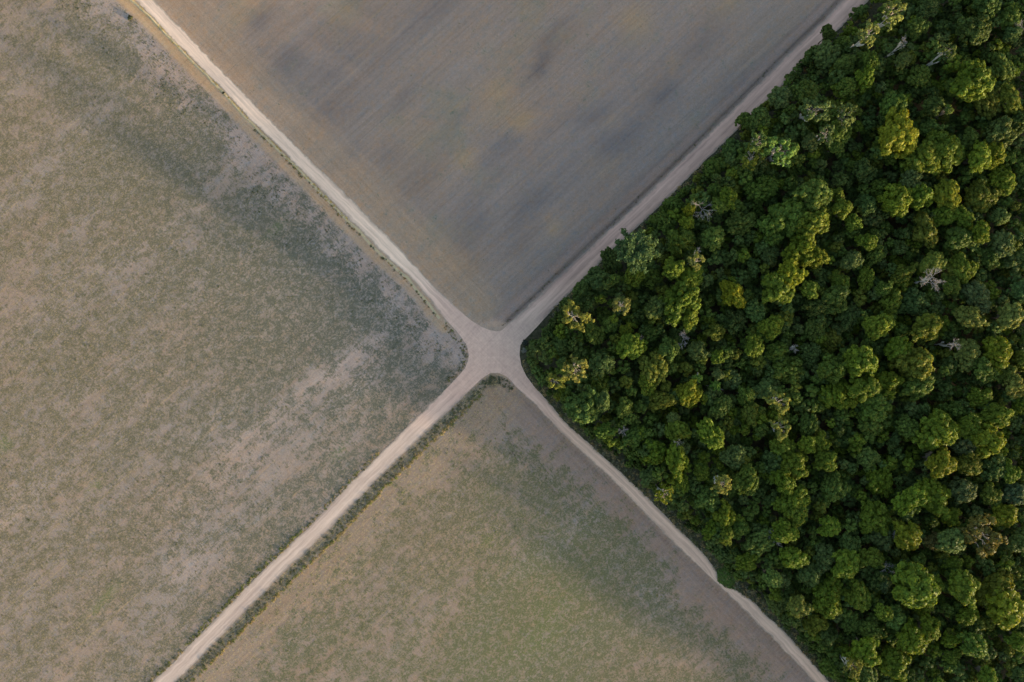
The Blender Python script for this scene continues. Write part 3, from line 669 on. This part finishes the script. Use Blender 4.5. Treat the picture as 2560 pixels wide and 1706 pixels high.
# every tree read from the photograph: x, y, radius in photo pixels, colour, shape, extra height
TREES = '''
1438 790 30 p open 1|1555 765 20 p open 1|1642 765 30 k clump 0|1707 754 45 b dome 2|1729 790 28 b clump 1|1579 866 30 b dome 1|1561 825 16 b dome 0|1489 836 24 g clump 0|1677 877 30 g clump 0|1633 920 36 o clump 1|1440 923 26 p open 2|1389 953 20 p open 0
1468 1015 42 t clump 1|1506 1005 20 t dome 2|1503 912 28 d dome 0|1620 961 24 b clump 1|1729 988 28 y clump 1|1699 983 16 y dome 0|1666 966 16 o dome 0|1658 1002 28 o clump 0|1563 1021 24 g dome 0|1832 950 24 k dome 0|1797 939 16 k dome 0|1794 890 18 b clump 0
1865 991 26 g clump 0|1802 1021 26 g clump 0|1693 1081 28 b clump 0|1778 1083 32 b clump 2|1889 863 24 b dome 1|1788 833 24 o clump 1|1748 947 11 l star 1|1794 969 14 l star 1|1837 730 34 y clump 2|1517 1078 24 g clump 0|1916 820 30 g clump 0|1430 765 22 d clump 0
1457 730 28 d clump 0|1375 841 26 d clump -2|1402 868 22 d dome -2|1587 1097 28 g clump 0|1682 1045 14 k dome 0|1878 1040 24 o clump 0|2235 30 26 p open 2|2173 82 24 p open 2|2072 84 18 d dome -2|2072 128 32 k clump 0|2105 109 20 g dome -1|2181 152 22 g clump 0
2116 163 26 g clump 0|2167 190 26 b clump 0|2010 226 30 g clump 0|1956 242 30 k clump 0|2042 272 30 k open 1|2118 218 22 g clump 0|2254 332 46 y dome 3|2225 375 36 g clump 0|2448 190 46 b dome 3|2505 163 34 g clump 1|2238 258 32 g dome 1|2257 152 18 k dome 0
2300 190 26 g clump 0|2480 250 36 o clump 1|2532 245 32 o clump 1|2369 373 42 b dome 1|2320 392 42 b clump 1|2510 335 36 k clump 0|2428 348 28 g clump 0|2494 381 34 y dome 1|2453 394 28 b dome 1|2089 367 18 g dome 0|2026 356 20 k dome 0|1952 373 32 l open 0
1984 373 13 l dome 1|2067 334 20 k open 0|2367 277 10 g dome 1|2369 128 18 k open 1|2448 68 38 d clump 0|2328 16 30 d clump 0|2472 12 30 d clump 0|2535 35 30 g clump 0|2532 84 22 t dome 0|2116 288 24 k open 0|2048 488 42 g clump 1|2094 488 20 b dome 1
2113 521 26 b clump 1|2135 556 20 b clump 0|2244 497 36 b dome 1|2303 491 34 b clump 1|2377 483 34 y clump 2|2461 483 40 o dome 2|2510 450 30 b clump 1|1942 562 46 g clump 0|1983 540 36 g dome 1|2040 556 44 b clump 2|2012 622 40 b clump 1|2042 644 24 y clump 1
1980 679 34 y clump 1|1955 725 44 b clump 1|2029 725 24 b clump 1|2129 652 22 k dome 0|2170 603 22 b clump 0|2325 578 38 o clump 1|2399 595 28 g dome 0|2366 535 28 b clump 1|2415 540 30 b clump 1|2410 665 34 b clump 1|2257 684 28 o clump 0|2170 698 24 b clump 0
2208 720 20 g dome 0|2233 758 30 b clump 0|2292 752 30 t dome 0|2388 714 26 g dome 0|2453 741 34 u clump 0|2431 788 32 p clump 1|2532 793 32 p dome 1|2518 611 30 k clump 0|2328 820 36 o clump 1|2205 815 32 b clump 1|2042 826 26 g clump 0|2094 752 34 g clump 0
1933 817 28 b clump 0|2499 543 20 t dome 0|2159 909 42 b clump 2|2094 925 38 g clump 1|2249 871 28 b dome 1|2162 972 30 b dome 2|2099 988 38 b clump 1|2132 1004 14 y dome 2|2227 958 36 b clump 1|2290 906 44 o clump 0|2298 969 36 g clump 0|2426 885 34 p clump 1
2505 885 38 y clump 1|2467 928 28 g dome 0|2524 931 28 o dome 0|2543 969 26 p clump 1|2192 1015 36 g dome 0|2388 1029 34 g clump 0|2355 1080 46 b dome 2|2423 1072 30 b dome 1|2505 1037 38 b clump 0|2486 1110 44 y clump 2|2418 1108 32 u dome 0|2363 1159 36 y clump 2
2431 1159 30 o clump 0|2488 1173 34 t clump 0|2532 1181 26 b clump 0|2410 1227 28 u dome 0|2543 1238 32 u clump 0|2350 1241 44 b clump 1|2197 1195 36 b dome 0|2173 1146 28 t clump 0|2089 1214 34 g clump 0|2070 1151 30 b clump 1|2056 1108 24 b clump 1|2023 1113 24 b clump 0
1961 1118 32 b clump 1|1993 1167 36 b clump 2|1936 1165 36 t dome 0|1966 1208 32 b clump 1|1988 1254 36 b dome 1|2021 1059 24 g clump 0|1950 1007 24 p open 0|1953 1072 22 p open 0|2181 1064 34 g clump 0|2238 1102 18 t clump 0|2282 1254 34 b clump 1|1974 925 36 g clump 0
1944 879 30 g clump 0|1991 1288 30 b clump 1|1966 1332 30 b clump 1|2197 1302 38 b dome 1|2075 1318 28 b clump 0|2276 1345 38 y clump 2|2382 1356 30 t dome 2|2336 1353 20 r dome 0|2469 1343 44 r open 1|2526 1294 34 y clump 1|2206 1343 28 u dome 0|2181 1397 32 b dome 1
2121 1421 38 b dome 2|1985 1397 28 b dome 1|2064 1397 30 k clump 0|2034 1443 34 k clump 0|1931 1449 22 l clump 1|2080 1479 34 b clump 1|2078 1522 36 b clump 1|1999 1517 28 p clump 0|2151 1492 36 b clump 0|2293 1470 48 b dome 2|2339 1465 22 b clump 2|2426 1470 40 b dome 3
2491 1476 38 o clump 0|2524 1522 44 y dome 1|2382 1411 22 b clump 1|2385 1440 22 g dome 0|2214 1460 26 u clump 0|2244 1547 30 l clump 1|2208 1530 20 b dome 1|2312 1517 26 b clump 0|2132 1560 22 g clump 0|2176 1579 24 g dome 0|2333 1579 32 b clump 2|2282 1601 32 b dome 1
2072 1595 32 d clump -1|2173 1636 38 b dome 1|2249 1661 38 b clump 1|2382 1598 24 b clump 0|2380 1644 18 b clump 1|2429 1544 28 b clump 1|2132 1669 20 p open 0|2170 1685 26 t clump 0|2442 1623 34 g clump 0|2082 1678 26 g clump -1|1865 302 22 g dome -2|1895 353 20 t open 1
1831 378 28 t clump 0|1829 401 20 k clump 0|1885 389 26 o open 0|1787 418 24 g dome 0|1904 469 34 g clump 0|1825 489 24 b clump 1|1783 476 18 g clump -1|1797 514 18 g dome 0|1723 525 14 y dome 1|1719 557 20 b clump 0|1691 514 24 g clump -1|1665 525 14 g dome -2
1661 554 26 g clump 0|1857 554 32 g clump 0|1592 622 46 f feather 3|1530 648 26 d clump -2|1591 689 26 b clump 0|1499 693 34 t clump -1|1686 669 28 b clump 1|1729 693 26 b dome 0|1740 652 18 p open 1|1703 602 42 g clump 0|1636 1137 32 b clump 0|1698 1150 34 b clump 1
1706 1207 26 b clump 0|1662 1235 20 y open 0|1692 1263 14 d dome -2|1838 1144 28 t dome 1|1808 1212 20 p open 1|1755 1182 20 b clump 0|1870 1207 32 g clump 1|1772 1250 28 t clump 0|1811 1295 32 b clump 0|1779 1329 26 b clump -1|1817 1343 22 b clump 0|1812 1386 26 t clump -3
1870 1407 24 b clump 0|1906 1363 34 t clump 0|1849 1320 20 g dome 0
'''
DEAD = [(1712, 850, 20, 0), (1343, 869, 13, -5), (1374, 893, 8, -5), (1598, 847, 9, 0), (1557, 1078, 12, 0), (2336, 698, 26, 2), (1762, 520, 28, 0), (1934, 1350, 20, 1), (1695, 1105, 10, 0), (2230, 1340, 16, 0),
        (2219, 1422, 16, 0), (2259, 108, 14, 3), (2552, 70, 16, 1), (1745, 630, 10, 1), (2385, 862, 14, 0), (1396, 884, 7, -4), (1984, 872, 10, 0)]

fpoly_px = [(2215,-60),(2120,40),(2062,90),(2000,148),(1975,175),(1950,222),(1905,256),(1862,300),(1842,345),(1800,378),(1760,408),(1725,455),(1672,500),(1635,535),(1590,590),(1530,640),(1490,680),(1452,720),(1420,752),(1388,785),(1360,812),(1340,838),(1322,856),(1314,872),
            (1316,905),(1332,938),(1364,978),(1405,1020),(1452,1070),(1510,1118),(1552,1150),(1596,1192),(1640,1236),(1690,1285),(1740,1335),(1790,1388),(1812,1425),(1850,1452),(1895,1492),(1950,1552),(2010,1610),(2060,1665),(2130,1760)]
def in_forest(x, y): return bool(inside(np.array([x * 1.0]), np.array([y * 1.0]), [*fpoly_px, (3800, 3200), (3800, -1600)])[0])

def size_word(r): return 'huge' if r >= 40 else 'large' if r >= 30 else 'medium' if r >= 21 else 'small'
SHAPE = {'dome': 'full crowned', 'clump': 'clumpy', 'open': 'thin open', 'feather': 'wispy', 'star': 'spiky', 'dead': 'leafless'}
NAMES = {'dome': 'broadleaf_tree', 'clump': 'broadleaf_tree', 'open': 'open_crowned_tree', 'feather': 'feathery_tree', 'star': 'spiky_tree', 'dead': 'dead_tree'}
GROUPS = {'dome': 'broadleaf trees of the forest', 'clump': 'broadleaf trees of the forest', 'open': 'open crowned trees of the forest', 'star': 'spiky lime trees', 'dead': 'dead trees in the forest'}
NEe, SEe = PA(NEr), PA(SEr)
SPECIAL = {(1438, 790): 'brownish yellow open tree with pale limbs on forest tip above the crossroads', (1468, 1015): 'big bluish green tree beside the narrow road below the crossroads',
           (1592, 622): 'dark feathery tree whose tassels overhang the wide dirt road', (2254, 332): 'huge dome with glowing yellow right rim, upper right forest', (2235, 30): 'sunlit yellow open crown on long white trunk at the upper right road end',
           (2173, 82): 'pale open crown on white trunk just below the sunlit yellow one', (1748, 947): 'small spiky lime tree, left one of the close pair', (1794, 969): 'small spiky lime tree, right one of the close pair',
           (1723, 525): 'small bright yellow green crown left of the white forked dead branches', (2244, 1547): 'pale lime tree standing out in the lower forest', (1931, 1449): 'small lime tree just inside the lower edge beside the green grass patch',
           (1440, 923): 'open yellow green crown over white branches at the forest tip', (2469, 1343): 'large brown thin leaved tree near the right side of the lower forest', (2382, 1356): 'neat round dome beside the brown thin leaved tree'}
used_labels = set()
def tree_label(px, py, r, col, shape):
    if (px, py) in SPECIAL: return SPECIAL[(px, py)]
    x, y = P(px, py); X = np.array([x]); Y = np.array([y])
    dn = dist_poly(X, Y, NEe)[0]; ds = dist_poly(X, Y, SEe)[0]
    if math.hypot(px - 1310, py - 880) < 130: pl = 'at the forest tip'
    elif dn < 7: pl = 'lining the wide road'
    elif ds < 7: pl = 'lining the narrow road'
    elif px > 2480: pl = 'by the right margin'
    elif py < 110: pl = 'by the top margin'
    elif py > 1600: pl = 'by the bottom margin'
    elif dn < 20: pl = 'behind the wide road edge'
    elif ds < 20: pl = 'behind the narrow road edge'
    else: pl = 'deep in the forest'
    a, b = px / 25.6, py / 17.06
    for fm in ('%d%% across, %d%% down', '%.1f%% across, %.1f%% down'):
        q = fm % (a, b) if '.' in fm else fm % (round(a), round(b))
        c = '' if shape == 'dead' else CNAME[col] + ' '
        lab = '%s %s%s tree %s, %s' % (size_word(r), c, SHAPE[shape], pl, q)
        if lab not in used_labels: break
    used_labels.add(lab); return lab

def plant_tree(px, py, r, col, shape, dh, rng):
    rm = r * M_PX * 1.08
    Ht = {'open': 15.5, 'feather': 14.5, 'star': 12.0}.get(shape, 11.0) + 0.085 * r + dh * 1.5 + rng.normal(0, 1.0)
    edge_d = min(dist_poly(np.array([P(px, py)[0]]), np.array([P(px, py)[1]]), NEe)[0], dist_poly(np.array([P(px, py)[0]]), np.array([P(px, py)[1]]), SEe)[0])
    if edge_d < 6 and shape in ('dome', 'clump'): Ht -= 2.5
    x, y = P(px, py, Ht - 1.5)
    crown, limbs, pr = PROTO[shape][rng.integers(len(PROTO[shape]))] if shape != 'dome' or (px, py) in SPECIAL or rng.random() < 0.5 else PROTO['clump'][rng.integers(8)]
    s = rm / pr
    root = bpy.data.objects.new(NAMES[shape], None); C.objects.link(root); root.location = (x, y, 0); root.empty_display_size = 0.5
    tag(root, tree_label(px, py, r, col, shape), 'tree', GROUPS.get(shape))
    hc = 3.1 * s; z0 = Ht - hc * 1.25; rz = rng.uniform(0, 6.28)
    t = link('trunk', (PALET if shape in ('open', 'star', 'dead') else TRUNKS)[rng.integers(3)], M_PALE if shape in ('open', 'star') else M_DEAD if shape == 'dead' else M_BARK, root)
    t.scale = (max(0.6, s), max(0.6, s), z0 + hc * 0.35); t.rotation_euler = (0, 0, rz)
    if crown is not None:
        c = link('crown', crown, M_LEAF, root, (0, 0, z0)); an = rng.uniform(0.80, 1.22) if shape == 'clump' else rng.uniform(0.9, 1.12); c.scale = (s * an, s / an, s * rng.uniform(0.85, 1.15)); c.rotation_euler = (0, 0, rz)
        cc = np.array(COL[col]) * rng.uniform(0.85, 1.15) * np.array([rng.uniform(0.92, 1.08), 1, rng.uniform(0.85, 1.15)])
        c.color = (*cc, 1)
    if limbs is not None:
        l = link('limbs' if crown is not None else 'branches', limbs, M_DEAD if shape == 'dead' else M_PALE, root, (0, 0, z0 if crown is not None else Ht - 3.0 * s)); l.scale = (s, s, s); l.rotation_euler = (0, 0, rz)
        if crown is None: t.scale = (max(0.5, s * 0.7), max(0.5, s * 0.7), Ht - 3.3 * s)

rt = np.random.default_rng(77)
placed = []
for ent in TREES.replace('\n', '|').split('|'):
    if not ent.strip(): continue
    a = ent.split(); px, py, r = int(a[0]), int(a[1]), int(a[2])
    plant_tree(px, py, r, a[3], a[4], float(a[5]), rt); placed.append((px, py, r))
for (px, py, r, dh) in DEAD: plant_tree(px, py, r, 'w', 'dead', dh + 1.0, rt)
# fill what the list leaves open with more single trees, the largest gaps first
cand = [(rt.uniform(1320, 2575), rt.uniform(-15, 1720)) for _ in range(9000)]
NLIST = len(placed); count = 0
for rr in (26, 24, 22, 20, 19, 18):
    for (px, py) in cand:
        if count + NLIST >= 300: break
        if not in_forest(px, py) or not in_forest(px - rr * 0.5, py): continue
        if all((px - q[0]) ** 2 + (py - q[1]) ** 2 > ((rr + q[2]) * 0.80) ** 2 for q in placed):
            plant_tree(round(px), round(py), rr, rt.choice(list('gggddbbokt')), rt.choice(['clump', 'clump', 'dome']), rt.uniform(-1.2, 0.6), rt)
            placed.append((px, py, rr)); count += 1
print('single trees', len(placed), 'filled', count)

# ------------------------------------------------------------------ the rest of the wood: small and hidden trees, and the wood outside the picture
def small_crown(seed, R, n, nleaf, ls):
    r = np.random.default_rng(seed); g = Geo()
    for i in range(n):
        u = 1 - (i + .5) / n * 1.05; th = i * 2.39996 + r.normal(0, .3); s = math.sqrt(max(0, 1 - u * u))
        c = np.array([R * .72 * s * math.cos(th) * r.uniform(.8, 1.25), R * .72 * s * math.sin(th) * r.uniform(.8, 1.25), R * .72 * u * r.uniform(.85, 1.1)])
        lump(g, c, R * r.uniform(.28, .42), r, nleaf, ls, r.uniform(.85, 1.15))
    return g.arrays()
SM = [small_crown(700 + k, 1.0, 11, 26, 0.20) for k in range(6)]
LO = [small_crown(800 + k, 1.0, 7, 12, 0.30) for k in range(4)]
def merge(name, items, label, mat=M_LEAF, kind='stuff', cat=None):
    V = []; T = []; Q = []; Cc = []; n = 0
    for (arr, x, y, z, sx, sz, rz, col) in items:
        v, t, q, c = arr; ca, sa = math.cos(rz), math.sin(rz)
        vv = np.stack([(v[:, 0] * ca - v[:, 1] * sa) * sx + x, (v[:, 0] * sa + v[:, 1] * ca) * sx + y, v[:, 2] * sz + z], 1)
        V.append(vv.astype(np.float32)); T.append(t + n); Q.append(q + n); Cc.append((c * np.asarray(col)).astype(np.float32)); n += len(v)
    me = mk_mesh(name, np.vstack(V), np.vstack(T), np.vstack(Q), True); col_attr(me, 'tint', np.vstack(Cc))
    o = link(name, me, mat); o.color = (1, 1, 1, 1); tag(o, label, cat, kind=kind); return o
items = []; rs = np.random.default_rng(909); pl2 = []
grid = {}
def near(px, py, r):
    gx, gy = int(px // 60), int(py // 60)
    for i in range(gx - 1, gx + 2):
        for j in range(gy - 1, gy + 2):
            for q in grid.get((i, j), ()):
                if (px - q[0]) ** 2 + (py - q[1]) ** 2 < r * r: return True
    return False
def gadd(px, py): grid.setdefault((int(px // 60), int(py // 60)), []).append((px, py))
for q in placed: gadd(q[0], q[1])
for _ in range(16000):
    px, py = rs.uniform(1300, 2600), rs.uniform(-60, 1760)
    rr = rs.uniform(11, 20)
    if not in_forest(px - rr * 0.75, py) or near(px, py, 15): continue
    gadd(px, py)
    h = rs.uniform(5.0, 11.6)
    ed = min(dist_poly(np.array([P(px, py)[0]]), np.array([P(px, py)[1]]), NEe)[0], dist_poly(np.array([P(px, py)[0]]), np.array([P(px, py)[1]]), SEe)[0])
    if ed < 5: h = rs.uniform(2.5, 6); rr *= 0.8
    x, y = P(px, py, h - 1); s = rr * M_PX
    col = np.array(COL[rs.choice(list('gggdddbkto'))]) * rs.uniform(0.75, 1.2)
    items.append((SM[rs.integers(6)], x, y, h - s * 0.8, s, s * rs.uniform(0.8, 1.2), rs.uniform(0, 6.28), col))
print('small trees', len(items))
merge('small_forest_trees', items, 'smaller trees filling the gaps between the big crowns')
items = []
for _ in range(5000):
    px, py = rs.uniform(1500, 3500), rs.uniform(-700, 2700)
    if (px < 2585 and -35 < py < 1740) or not in_forest(px, py) or near(px, py, 38): continue
    if py > 1706 and px < (py * 1.0 + 420): continue
    if py < 0 and px < 2215 - py * 1.05 + 20: continue
    gadd(px, py)
    h = 13 + rs.normal(0, 1.6); x, y = P(px, py); s = rs.uniform(2.4, 4.6)
    col = np.array(COL[rs.choice(list('gggdddbbkto'))]) * rs.uniform(0.75, 1.2)
    items.append((LO[rs.integers(4)], x, y, h - s * 0.8, s, s * 0.9, rs.uniform(0, 6.28), col))
print('outer trees', len(items))
merge('outer_forest_trees', items, 'the forest going on beyond the picture')

# ------------------------------------------------------------------ shrubs and grass along the edges
def blade_tuft(seed, n, spread, hgt):
    r = np.random.default_rng(seed); g = Geo()
    pos = r.normal(0, spread, (n, 3)); pos[:, 2] = np.abs(r.normal(0, hgt, n)) + 0.03
    nr = pos * np.array([1.2, 1.2, 0.6]) / spread * 0.5 + r.normal(0, 0.4, (n, 3)) + (0, 0, 0.6)
    t = r.uniform(0.7, 1.35, n); leaves(g, pos, nr, 0.22, r, np.stack([t * 1.04, t, t * 0.9], 1), 1.8); return g.arrays()
TU = [blade_tuft(850 + k, 16, 0.24, 0.22) for k in range(6)]
def along_band(pts, d0, d1, dens, side, smax=None):
    """random points in a band beside a polyline (metres); side +1 = left of its direction"""
    out = []; p = pts
    for a, b in zip(p[:-1], p[1:]):
        L = math.hypot(*(b - a)); n = rs.poisson(L * (d1 - d0) * dens)
        d = (b - a) / L; nn = np.array([-d[1], d[0]]) * side
        t = rs.uniform(0, L, n); q = rs.uniform(d0, d1, n)
        for i in range(n):
            v = a + d * t[i] + nn * q[i]
            if abs(v[0]) < 190 and abs(v[1]) < 140: out.append((v[0], v[1], q[i]))
    return out
JP = [tuple(p) for p in PA(junc)]
def tufts(name, label, specs):
    it = []
    for (pts, smin, smax, cols) in specs:
        if pts:
            pa = np.array(pts); kp = ~inside(pa[:, 0], pa[:, 1], JP)
            for A_ in arms.values(): kp &= ~inside(pa[:, 0], pa[:, 1], np.vstack([A_[0], A_[1][::-1]]))
            pts = [q for q, k_ in zip(pts, kp) if k_]
        for (x, y, q) in pts:
            s = rs.uniform(smin, smax); col = np.array(cols[rs.integers(len(cols))]) * rs.uniform(0.75, 1.25)
            it.append((TU[rs.integers(6)], x, y, 0.02, s, s * rs.uniform(0.3, 0.6), rs.uniform(0, 6.28), col))
    print(name, len(it)); merge(name, it, label, M_GRASS)
G_Y = (0.19, 0.165, 0.085); G_G = (0.12, 0.14, 0.045); G_D = (0.085, 0.092, 0.050); G_O = (0.25, 0.19, 0.10); G_P = (0.30, 0.24, 0.13); G_K = (0.13, 0.13, 0.10)
J = np.array([P(1232, 940)])
SWr_c = np.vstack([PA([(1289, 966), (1272, 948), (1250, 936), (1226, 935), (1206, 948)]), arms['SW'][1]])
SWl_c = np.vstack([PA([(1118, 803), (1140, 826), (1158, 848), (1170, 870), (1174, 890), (1168, 912), (1150, 938)]), arms['SW'][0]])
S = +1      # SW arm runs outwards to the lower left: its left hand is the bottom field
tufts('ditch_scrub', 'scrub growing in the roadside ditch, shade painted into its dark green', [(along_band(arms['SW'][1], 0.5, 2.7, 1.7, S), 0.5, 1.0, [G_D, G_K, G_K]), (along_band(PA([(1289, 966), (1272, 950), (1250, 938), (1226, 938), (1206, 950), (1184, 968)]), 0.2, 2.6, 3.0, S), 0.4, 0.8, [G_D, G_K])])  # scrub greens darkened to paint in the shade of the ditch
tufts('yellow_verge_grass', 'yellow grass on the bank beyond the ditch', [(along_band(arms['SW'][1], 2.9, 3.8, 3.6, S), 0.5, 1.2, [G_Y, G_Y, G_G, G_O]),
      (along_band(arms['SW'][0][3:], 0.05, 1.1, 3.0, -S), 0.35, 0.85, [G_O, G_Y, G_G, G_D]), (along_band(arms['SW'][0][6:], 0.4, 1.5, 1.1, -S), 0.4, 1.1, [G_G, G_G, G_D]),
      (along_band(PA([(1118, 803), (1140, 826), (1158, 848), (1172, 870), (1176, 890), (1170, 912), (1148, 942), (1122, 968)]), 0.5, 2.2, 2.2, -S), 0.4, 0.8, [G_D, G_K, G_Y, G_G])])
# thin raised line of dry grass on the far side of the north-west road
NWb = PA([(326,0),(349,18),(390,60),(436,109),(477,152),(534,207),(588,266),(640,321),(681,359),(746,426),(800,480),(836,518),(871,554),(898,578),(939,622),(966,649),(1016,694),(1060,745),(1100,796)])
NWb = extend(NWb, True, 120)
def berm():
    n = 700; p = resample(NWb, n); d = np.gradient(p, axis=0); d /= np.hypot(d[:, 0], d[:, 1])[:, None]; nn = np.stack([-d[:, 1], d[:, 0]], 1)
    s = np.arange(n) * 0.35; k = VN(61); off = (k(s * .3, s * 0) - .5) * 0.5; hh = (0.10 + 0.16 * k(s * .8, s * 0 + 9)) * (1 - 0.8 * sstep(0.62, 0.95, np.arange(n) / n))
    V = []; 
    for q, h in ((-0.42, 0.0), (-0.12, 1.0), (0.08, 0.85), (0.36, 0.0)):
        pp = p + nn * (q + off)[:, None]; V.append(np.c_[pp, hh * h + 0.01])
    V = np.vstack(V); Q = []
    for j in range(3):
        i = np.arange(n - 1); Q.append(np.stack([j * n + i, j * n + i + 1, (j + 1) * n + i + 1, (j + 1) * n + i], 1))
    Q = np.vstack(Q)
    a, b, c = V[Q[:, 0]], V[Q[:, 1]], V[Q[:, 2]]
    z = (b[:, 0] - a[:, 0]) * (c[:, 1] - a[:, 1]) - (b[:, 1] - a[:, 1]) * (c[:, 0] - a[:, 0]); Q = np.where((z < 0)[:, None], Q[:, ::-1], Q)
    t = NT('berm_earth'); m = t.out(t.mix(t.rng(t.noise(t.coords(), 1.5, 4, .7), .35, .65), (0.36, 0.285, 0.20), (0.46, 0.355, 0.20)), 0.95)
    tag(link('road_bank', mk_mesh('road_bank', V, None, Q), m), 'low earth bank beside the pale road', kind='structure')
berm()
tufts('dry_bank_grass', 'thin line of dry yellow grass beside the pale road', [(along_band(NWb[:14], -0.15, 0.35, 7.0, 1), 0.35, 0.7, [(0.42, 0.33, 0.12), (0.36, 0.30, 0.11)]), (along_band(NWb[8:], -0.9, -0.2, 1.5, 1), 0.4, 0.9, [G_D, G_K, G_O]),
      (along_band(arms['NW'][1], 0.1, 0.5, 0.3, -1), 0.25, 0.45, [G_O])])
# belt of dark weeds in the patchy field, parallel to the pale road, and strays
def scatter(n, box, which, dens_fn):
    X = rs.uniform(box[0], box[1], n); Y = rs.uniform(box[2], box[3], n); s = sector(X, Y)
    keep = (s == which) & (rs.random(n) < dens_fn(X, Y)); return [(a, b, 0) for a, b in zip(X[keep], Y[keep])]
fw = lambda X, Y: np.clip(np.exp(-((dist_poly(X, Y, arms['NW'][0]) - 10) / 6) ** 2) * (fbm(X * .3, Y * .3, 31) > .5) * 1.2 + 0.10, 0, 1) * (dist_poly(X, Y, arms['NW'][0]) > 4.2) * (dist_poly(X, Y, arms['SW'][0]) > 2)
ft = lambda X, Y: 0.05 * (dist_poly(X, Y, arms['NE'][0]) > 2.5) * (dist_poly(X, Y, arms['NW'][1]) > 2)
fb = lambda X, Y: np.clip(0.06 + 0.5 * np.exp(-((dist_poly(X, Y, arms['SE'][0]) - 14) / 3) ** 2), 0, 1) * (dist_poly(X, Y, arms['SE'][0]) > 6) * (dist_poly(X, Y, arms['SW'][1]) > 5)
tufts('field_weeds', 'scattered dark weeds in the fields', [(scatter(26000, (-160, -5, -110, 110), 0, fw), 0.2, 0.6, [G_D, G_K, G_D]), (scatter(9000, (-130, 110, 0, 110), 1, ft), 0.15, 0.45, [G_D, G_K]), (scatter(16000, (-110, 110, -110, -5), 2, fb), 0.2, 0.6, [G_D, G_K, G_G])])
# ditch grass on the far side of the wide road; forest skirts
tufts('ditch_grass', 'low dark grass in the ditch of the wide road', [(along_band(arms['NE'][0], 0.4, 1.3, 1.6, 1), 0.25, 0.55, [G_D, G_K, (0.11, 0.085, 0.06)])])
FE = PA([p for p in fpoly_px])
i0 = fpoly_px.index((1314, 872))
skirt = []
tufts('forest_edge_grass', 'rough grass between the narrow road and the trees', [(along_band(np.vstack([PA([(1306, 905), (1318, 940)]), arms['SE'][1]]), 0.1, 3.2, 3.0, 1), 0.6, 1.4, [G_D, G_K, G_D, G_O]),
      (along_band(arms['NE'][1][1:], 0.0, 2.2, 1.6, -1), 0.5, 1.2, [G_D, G_K, G_O])])
gp = [(P(rs.normal(1812, 13), 0)[0], P(0, rs.normal(1446, 13))[1], 0) for _ in range(420)]
gp = [q for q in gp if 1796 < q[0] / M_PX + 1280 < 1850 and (853 - q[1] / M_PX) < 1430 + (q[0] / M_PX + 1280 - 1790) * 0.75 + 16]
tufts('green_grass_patch', 'fresh green grass spilling onto the narrow road', [(gp, 0.8, 1.5, [(0.075, 0.135, 0.03), (0.09, 0.14, 0.04)])])
# edge shrubs
items = []
for k, (a, b) in enumerate(zip(FE[2:-2], FE[3:-1])):
    L = math.hypot(*(b - a))
    for _ in range(max(1, int(L / 0.9))):
        t = rs.uniform(0, 1); d = rs.uniform(0.2, 3.2); nn = np.array([-(b - a)[1], (b - a)[0]]) / L
        v = a + (b - a) * t + nn * d; s = rs.uniform(0.5, 1.3)
        col = np.array(COL[rs.choice(list('ddgkt'))]) * rs.uniform(0.7, 1.15)
        items.append((SM[rs.integers(6)], v[0], v[1], s * 0.35, s, s * rs.uniform(0.8, 1.4), rs.uniform(0, 6.28), col))
merge('forest_edge_shrubs', items, 'low bushes along the forest edge')

# single bushes one can point at
def bush(px, py, r, col, label, h=1.0):
    x, y = P(px, py); root = bpy.data.objects.new('bush', None); C.objects.link(root); root.location = (x, y, 0); tag(root, label, 'bush')
    g = Geo(); rg = np.random.default_rng(int(px * 7 + py)); s = r * M_PX
    for i in range(9):
        th = i * 2.39996; q = s * 0.7 * math.sqrt(i / 9)
        lump(g, np.array([q * math.cos(th), q * math.sin(th), s * 0.3 * h]), s * rg.uniform(.28, .42), rg, 34, 0.15, rg.uniform(.85, 1.15), flat=0.85 * h)
    o = link('foliage', g.mesh('foliage'), M_LEAF, root); o.color = (*col, 1)
    b = Geo(); 
    for k in range(4): tube(b, wander((0, 0, -0.02), (math.cos(k * 1.6) * s * .5, math.sin(k * 1.6) * s * .5, s * .5 * h), rg, 4, .05), np.linspace(.05, .02, 4), 5)
    link('stems', limb_mesh('stems', b), M_BARK, root)
bush(326, 46, 8, (0.07, 0.075, 0.04), 'small dark bush left of the pale road near the upper left corner')
#bush(1203, 1348, 11, (0.07, 0.105, 0.035), 'green bush standing alone in the grassy field below the crossroads', 0.3)
bush(1310, 877, 8, (0.16, 0.16, 0.14), 'pale grey bush at the roadside on the very tip of the forest')
#bush(1131, 747, 5, (0.05, 0.07, 0.03), 'small dark bush on the right edge of the pale road near the crossroads', 0.4)
#bush(1175, 731, 5, (0.09, 0.10, 0.07), 'faint grey green bush alone in the stubble field above the crossroads', 0.6)
bush(559, 233, 4, (0.06, 0.06, 0.035), 'tiny dark bush on the grass line left of the pale road')
bush(1312, 857, 9, (0.045, 0.05, 0.04), 'dark low bush at the roadside just above the pale grey bush')
